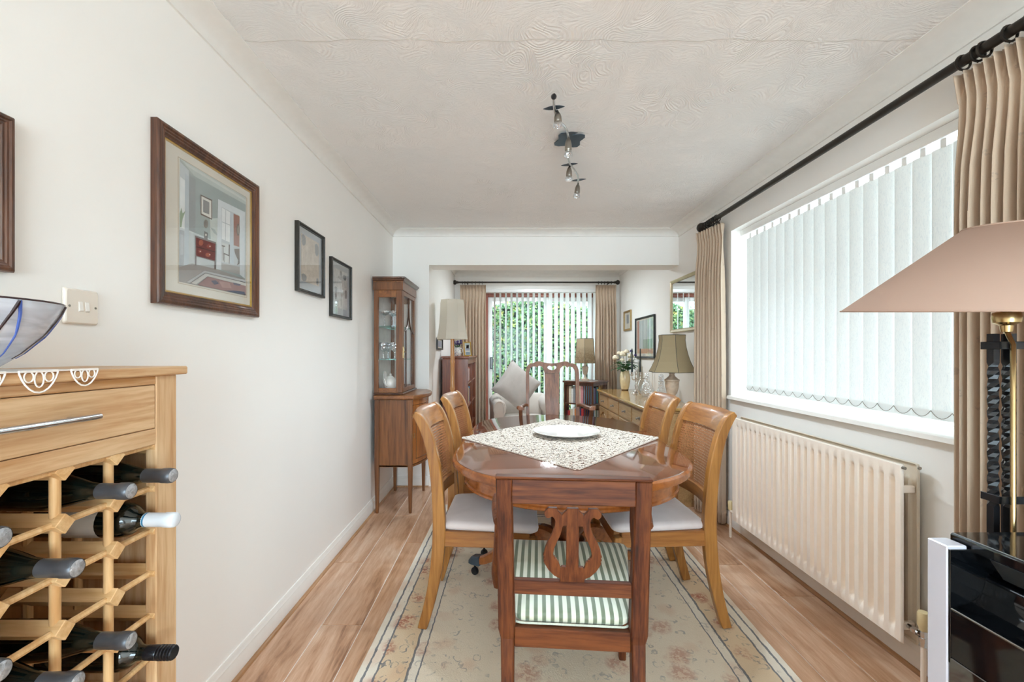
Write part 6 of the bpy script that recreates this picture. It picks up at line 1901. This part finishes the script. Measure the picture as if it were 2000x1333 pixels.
for i in range(npn):
    y0 = QY0 + 0.02 + i * wpn + 0.012; y1 = QY0 + 0.02 + (i + 1) * wpn - 0.012
    d_ = Qb('drawer', M['side'], QX0 + 0.004, QX0 + 0.0175, y0, y1, QZ - 0.19, QZ - 0.052, bev=0.006)
    ym_, zm_ = (y0 + y1) / 2, QZ - 0.121
    b = MB(); b.lathe([(0.016, -0.001), (0.013, -0.003), (0.006, -0.006), (0.005, -0.016), (0.012, -0.022), (0.010, -0.029), (0, -0.031)], 12, (QX0 + 0.004, ym_, zm_), axis='x')
    b.box(QX0 + 0.002, QX0 + 0.004, ym_ - 0.026, ym_ + 0.026, zm_ - 0.012, zm_ + 0.012)
    b.build('knob', M['nickel'], d_, 40)
    z0, z1 = 0.085, QZ - 0.205
    fr_o = [(y0, z0), (y1, z0), (y1, z1), (y0, z1)]
    w_ = 0.045
    arch = [(y1 - w_, z0 + w_)]
    for q in range(13):
        u = q / 12
        arch.append((lerp(y1 - w_, y0 + w_, u), z1 - w_ - 0.05 + 0.05 * (0.5 - 0.5 * math.cos(2 * PI * u))))
    arch.append((y0 + w_, z0 + w_))
    dr_ = MB().plate(fr_o, [arch[::-1]], lambda a, c, t2: (t2, a, c), QX0 + 0.002, QX0 + 0.0175).build('door', M['side'], sb, None, 0.003, True)
    cyc, czc = (y0 + y1) / 2, (z0 + z1) / 2
    ins_ = [(cyc + (a - cyc) * 0.86, czc + (c - czc) * 0.92) for a, c in arch]
    MB().plate(ins_, [], lambda a, c, t2: (t2, a, c), QX0 + 0.008, QX0 + 0.0178).build('raised_panel', M['side'], dr_, None, 0.004)
    b = MB(); b.lathe([(0.010, 0), (0.005, -0.005), (0.005, -0.014), (0.011, -0.02), (0, -0.027)], 12, (QX0 + 0.002, y0 + 0.022 if i % 2 else y1 - 0.022, 0.42), axis='x')
    b.build('door_knob', M['nickel'], dr_, 40)

# bell shaded lamp on the sideboard
ux, uy = 1.425, 3.70
k = uy / F
ul = thing('table_lamp', 'table lamp with tan bell shade and pale urn base on the sideboard', 'lamp', (ux, uy, QZ))
zb0, zb1 = EYE - 37 * k, EYE + 35 * k
bell(ul, (ux, uy, 0), [(0.196, zb0), (0.175, lerp(zb0, zb1, 0.11)), (0.150, lerp(zb0, zb1, 0.28)), (0.130, lerp(zb0, zb1, 0.47)), (0.115, lerp(zb0, zb1, 0.68)), (0.108, lerp(zb0, zb1, 0.86)), (0.111, zb1)], 6, M['shade_tan'], M['trimcord'], 0.42, tr=0.0022)
MB().box(ux - 0.05, ux + 0.05, uy - 0.05, uy + 0.05, QZ + 0.0005, QZ + 0.02).lathe([(0.040, QZ + 0.02), (0.022, QZ + 0.04), (0.020, QZ + 0.07), (0.026, QZ + 0.085), (0.044, QZ + 0.11), (0.055, QZ + 0.16), (0.057, QZ + 0.205), (0.062, QZ + 0.21), (0.062, QZ + 0.222), (0.05, QZ + 0.228), (0.026, QZ + 0.25), (0.020, QZ + 0.265), (0.026, QZ + 0.275), (0.015, QZ + 0.285), (0.014, QZ + 0.33), (0.0, QZ + 0.33)], 24, (ux, uy, 0)).build('urn_base', M['alab'], ul, 40, world=True)
b = MB(); b.tube([(ux, uy, QZ + 0.33), (ux, uy, zb1 - 0.01)], 0.003, 6)
for a in (0.5, 2.6, 4.7): b.tube([(ux, uy, zb1 - 0.01), (ux + 0.10 * math.cos(a), uy + 0.10 * math.sin(a), zb1 - 0.003)], 0.0015, 5)
b.build('shade_carrier', M['brass'], ul, 50, world=True)

# crystal decanters
dz = QZ + 0.0005
d1 = thing('claret_jug', 'cut crystal jug with silver handle on the sideboard beside the candelabrum', 'jug', (1.462, 4.46, dz))
MB().lathe([(0.045, 0.0), (0.050, 0.006), (0.066, 0.03), (0.070, 0.06), (0.060, 0.10), (0.036, 0.145), (0.024, 0.17), (0.026, 0.195), (0.018, 0.20), (0.0, 0.20)], 16, (0, 0, 0)).build('crystal_body', M['crystal'], d1, 30)
MB().lathe([(0.014, 0.20), (0.022, 0.212), (0.020, 0.232), (0.008, 0.246), (0, 0.248)], 10).build('stopper', M['crystal'], d1, 30)
MB().tube(catmull([(-0.024, 0, 0.185), (-0.065, 0, 0.175), (-0.092, 0, 0.12), (-0.09, 0, 0.06), (-0.066, 0, 0.02)], 5), 0.005, 8).build('handle', M['silver'], d1, 60)
d2 = thing('decanter', 'cut crystal ship decanter with tall stopper behind the bell shaded lamp', 'decanter', (1.500, 4.16, dz))
MB().lathe([(0.075, 0.0), (0.080, 0.006), (0.078, 0.02), (0.055, 0.06), (0.034, 0.10), (0.025, 0.13), (0.024, 0.17), (0.032, 0.178), (0.018, 0.18), (0, 0.18)], 16).build('crystal_body', M['crystal'], d2, 30)
MB().lathe([(0.013, 0.18), (0.024, 0.195), (0.027, 0.22), (0.020, 0.24), (0.0, 0.248)], 10).build('stopper', M['crystal'], d2, 30)

# candelabrum with candles
kx, ky = 1.462, 4.83
ka = thing('candelabrum', 'silver branched candelabrum holding dark candles beside the cream vase', 'candelabrum', (kx, ky, dz))
MB().lathe([(0.055, 0.0), (0.052, 0.008), (0.030, 0.016), (0.016, 0.03), (0.010, 0.06), (0.016, 0.085), (0.010, 0.10), (0.009, 0.16), (0.016, 0.175), (0.010, 0.19), (0.012, 0.215), (0.017, 0.235), (0.006, 0.25), (0.0, 0.275)], 18).build('stem', M['silver'], ka, 50)
for nm_, a in (('left', PI + 0.3), ('right', 0.25)):
    dx_, dy_ = math.cos(a), math.sin(a)
    P = catmull([(0, 0, 0.165), (0.022 * dx_, 0.022 * dy_, 0.150), (0.048 * dx_, 0.048 * dy_, 0.16), (0.052 * dx_, 0.052 * dy_, 0.20)], 5)
    MB().tube(P, 0.005, 8).build('branch', M['silver'], ka, 60)
    MB().lathe([(0.006, 0.195), (0.022, 0.203), (0.022, 0.206), (0.011, 0.208), (0.013, 0.235), (0.0, 0.235)], 14, (0.052 * dx_, 0.052 * dy_, 0)).build('candle_cup', M['silver'], ka, 50)
    cz0, cz1 = dz + 0.236, EYE + 9 * ky / F
    cn = thing('candle', 'dark green tapered candle, %s one of two in the silver candelabrum' % nm_, 'candle', (kx + 0.052 * dx_, ky + 0.052 * dy_, cz0), 0, 'candles in the candelabrum')
    MB().lathe([(0.011, 0.0), (0.010, 0.05), (0.006, cz1 - cz0 - 0.01), (0.002, cz1 - cz0)], 12).build('wax', M['candle'], cn, 50)
    MB().cyl((0, 0, cz1 - cz0 - 0.001), (0.001, 0, cz1 - cz0 + 0.008), 0.0009, n=5).build('wick', M['lace'], cn)

# vase of roses
vx_, vy_ = 1.452, 5.24
va = thing('vase', 'cream glazed oval vase holding roses on the sideboard', 'vase', (vx_, vy_, dz))
MB().lathe([(0.040, 0.0), (0.042, 0.008), (0.040, 0.010)], 24).build('dark_foot', M['cabd'], va, 50)
MB().lathe([(0.041, 0.010), (0.052, 0.05), (0.061, 0.11), (0.062, 0.15), (0.055, 0.20), (0.045, 0.235), (0.041, 0.235), (0.050, 0.20), (0.056, 0.15), (0.0, 0.02)], 28).build('vase_body', M['vase'], va, 50)


def rose(b, c, r):
    R2 = random.Random(int(c[0] * 9999 + c[2] * 777))
    b.ball(c, r * 0.55, 8, 6)
    for ringi, (nn_, rr, lift) in enumerate(((4, 0.5, 0.35), (6, 0.8, 0.1), (7, 1.0, -0.15))):
        for q in range(nn_):
            a = 2 * PI * q / nn_ + ringi * 0.7
            o_ = Vector((math.cos(a), math.sin(a), 0))
            ce = Vector(c) + o_ * r * rr * 0.55 + Vector((0, 0, r * lift))
            b.ball(ce, r * 0.46, 6, 5, sc=(0.75 + 0.4 * abs(o_.y), 0.75 + 0.4 * abs(o_.x), 1.0))


def leaf(b, p, d, ln_, wd_):
    d = Vector(d).normalized(); sd = d.cross(Vector((0, 0, 1)))
    sd = sd.normalized() if sd.length > 1e-3 else Vector((1, 0, 0))
    up = sd.cross(d)
    p = Vector(p)
    prof = [(0, 0), (0.25, 0.75), (0.5, 1.0), (0.75, 0.7), (1.0, 0.0)]
    v, f = [], []
    for s_, w_ in prof:
        c = p + d * ln_ * s_ - up * ln_ * 0.22 * s_ * s_
        v += [c + sd * wd_ * w_ / 2 + up * wd_ * 0.10 * w_, c, c - sd * wd_ * w_ / 2 + up * wd_ * 0.10 * w_]
    for i in range(4):
        f += [(3 * i, 3 * i + 1, 3 * i + 4, 3 * i + 3), (3 * i + 1, 3 * i + 2, 3 * i + 5, 3 * i + 4)]
    b.add(v, f)


bq = thing('rose_bouquet', 'bouquet of cream roses with purple buds and dark leaves in the vase', 'flowers', (vx_, vy_, dz + 0.16))
k = vy_ / F
for px, py, r, mt in ((1202, 699, 0.036, 'rose'), (1217, 692, 0.042, 'rose'), (1232, 696, 0.036, 'rose'), (1231, 705, 0.030, 'rose'), (1215, 704, 0.026, 'rose'), (1209, 690, 0.026, 'rose'), (1233, 686, 0.018, 'purple'), (1206, 702, 0.016, 'purple'), (1241, 694, 0.016, 'purple'), (1224, 687, 0.030, 'rose')):
    p = at(px, py, vy_ + random.uniform(-0.05, 0.04))
    b = MB(); rose(b, p, r * 1.15)
    bl_ = b.build('bloom', M[mt], bq, 60, world=True, recalc=False)
    MB().tube(catmull([p, (p.x * 0.6 + vx_ * 0.4, p.y * 0.6 + vy_ * 0.4, dz + 0.27), (vx_ + (p.x - vx_) * .1, vy_, dz + 0.17)], 4), 0.0022, 5).build('stem', M['leaf'], bl_, 60)
R = random.Random(4)
for q in range(60):
    a = R.random() * 2 * PI; el = R.uniform(-0.25, 0.75)
    d_ = (math.cos(a), math.sin(a), el)
    p = Vector((vx_, vy_, dz + R.uniform(0.245, 0.33))) + Vector((math.cos(a), math.sin(a), 0)) * R.uniform(0.02, 0.085)
    b = MB(); leaf(b, p, d_, R.uniform(0.07, 0.12), R.uniform(0.04, 0.06))
    b.build('leaf', M['leaf'], bq, 70, world=True, recalc=False)

# ------------------------------------------------------------------ pictures and mirror of the right wall
SF = [(0, 0), (0, 0.95), (0.2, 1.0), (0.8, 0.8), (1.0, 0.55), (1.0, 0)]
M['ofr'] = plain('worn_gold_frame', '#a88d5e', 0.4, 0.15, 60, metal=0.5)
def small_art(root, xi):
    MB().box(xi - 0.001, xi, 5.69, 5.79, 1.64, 1.755).build('print', artmat('#8c9298'), root, None, 0, True)
wall_frame('framed_picture', 'small gold framed print nearest the garden door', 'picture', XR, -1, 5.58, 5.90, 1.545, 1.808, 0.026, 0.022, M['ofr'], mat_card=M['mat'], art=small_art, prof=SF)
def scene_art(root, xi):
    y0, y1, z0, z1 = 4.76, 5.32, 1.245, 1.635
    for k_, (h, a0, a1, c0, c1_) in enumerate((('#b9c6c6', 0, 1, 0.0, 1.0), ('#c99d80', 0, 1, 0, 0.14), ('#8fa69a', 0.05, 0.6, 0.14, 0.42), ('#b7887a', 0.86, 1.0, 0.14, 1.0))):
        MB().box(xi - 0.0008 - 0.0002 * k_, xi, lerp(y0, y1, a0), lerp(y0, y1, a1), lerp(z0, z1, c0), lerp(z0, z1, c1_)).build('print', artmat(h), root, None, 0, True)
wall_frame('framed_picture', 'black framed landscape print above the candelabrum reflecting the garden', 'picture', XR, -1, 4.70, 5.38, 1.190, 1.672, 0.022, 0.024, plain('black_print_frame', '#23262a', 0.35), mat_card=M['mat'], art=scene_art, prof=SF)
mr = wall_frame('wall_mirror', 'rectangular wall mirror in pale gold frame behind the curtain', 'mirror', XR, -1, 3.46, 4.237, 1.445, 1.945, 0.030, 0.024, plain('pale_gold_mirror_frame', '#c3b394', 0.35, 0.08, 40, metal=0.4), prof=SF, glass=False)
MB().box(XR - 0.011, XR - 0.009, 3.485, 4.212, 1.47, 1.92).build('mirror_glass', M['mirror'], mr, None, 0, True)

# ------------------------------------------------------------------ things on and near the reddish bookcase
def fam_art(root, xi):
    MB().box(xi, xi + 0.001, 4.55, 4.83, 1.315, 1.38).build('print', artmat('#9aa3b5'), root, None, 0, True)
wall_frame('framed_picture', 'dark framed picture on the far left wall behind the cream floor lamp', 'picture', XF, 1, 4.50, 4.88, 1.285, 1.41, 0.018, 0.02, M['bframe'], mat_card=M['mat'], art=fam_art, prof=SF)
gx, gy = at(893, 0, 4.86).x, 4.86
jv = thing('flower_jug', 'white patterned jug of purple flowers on the reddish bookcase', 'jug', (gx, gy, BZ))
t = NT('blue_white_pottery')
vo = t.n('ShaderNodeTexVoronoi', {'feature': 'F1'}, Vector=t.coord(), Scale=55.0)
M['pottery'] = t.fin(t.ramp(vo.outputs['Distance'], [(0.28, lin('#77809c')), (0.36, lin('#e4e2de'))]), 0.2, coat=0.4)
MB().lathe([(0.030, 0.0005), (0.034, 0.01), (0.042, 0.035), (0.040, 0.06), (0.030, 0.082), (0.033, 0.098), (0.030, 0.098), (0.026, 0.08), (0.0, 0.03)], 20).build('jug_body', M['pottery'], jv, 50)
MB().tube(catmull([(0.030, 0, 0.088), (0.055, 0, 0.082), (0.058, 0, 0.05), (0.040, 0, 0.025)], 4), 0.004, 6).build('handle', M['pottery'], jv, 60)
pf = thing('purple_flowers', 'bunch of dark purple flowers standing in the patterned jug', 'flowers', (gx, gy, BZ + 0.08))
R = random.Random(12)
for q in range(16):
    a = R.random() * 2 * PI; rr = 0.045 * math.sqrt(R.random())
    p = Vector((gx + rr * math.cos(a), gy + rr * math.sin(a), BZ + 0.125 + R.random() * 0.05))
    b = MB(); rose(b, p, 0.014)
    bl_ = b.build('bloom', M['purple'], pf, 60, world=True, recalc=False)
    MB().tube([p, (gx + (p.x - gx) * 0.3, gy + (p.y - gy) * 0.3, BZ + 0.075)], 0.0015, 4).build('stem', M['leaf'], bl_)
for q in range(12):
    a = R.random() * 2 * PI
    b = MB(); leaf(b, (gx + 0.015 * math.cos(a), gy + 0.015 * math.sin(a), BZ + 0.10), (math.cos(a), math.sin(a), 0.6), 0.055, 0.022)
    b.build('leaf', M['leaf'], pf, 70, world=True, recalc=False)
px_ = at(914, 0, 4.88).x
ph_ = thing('photo_frame', 'narrow gold photo frame with three pictures on the reddish bookcase', 'photo frame', (px_, 4.90, BZ))
RM = Matrix.Rotation(math.radians(-12), 4, 'X')
def fr2(x0, x1, z0, z1, y0, y1): return MB().box(x0, x1, y0, y1, z0, z1, M=RM)
b = MB()
for x0, x1, z0, z1 in ((-0.042, -0.034, 0.001, 0.165), (0.034, 0.042, 0.001, 0.165), (-0.034, 0.034, 0.001, 0.010), (-0.034, 0.034, 0.156, 0.165)):
    b.box(x0, x1, -0.004, 0.008, z0, z1, M=RM)
b.build('frame', M['gilt'], ph_)
fr2(-0.034, 0.034, 0.010, 0.156, 0.002, 0.006).build('mount', M['mat'], ph_)
for i in range(3): fr2(-0.024, 0.024, 0.016 + i * 0.047, 0.052 + i * 0.047, 0.0005, 0.0018).build('photo', artmat(['#7e8c94', '#8b8f9a', '#9aa3a0'][i]), ph_)
MB().box(-0.015, 0.015, 0.020, 0.024, 0.0, 0.12, M=Matrix.Translation((0, 0.02, 0.002)) @ Matrix.Rotation(math.radians(14), 4, 'X')).build('strut', M['black'], ph_)
ph_.rotation_euler = (0, 0, math.radians(25))
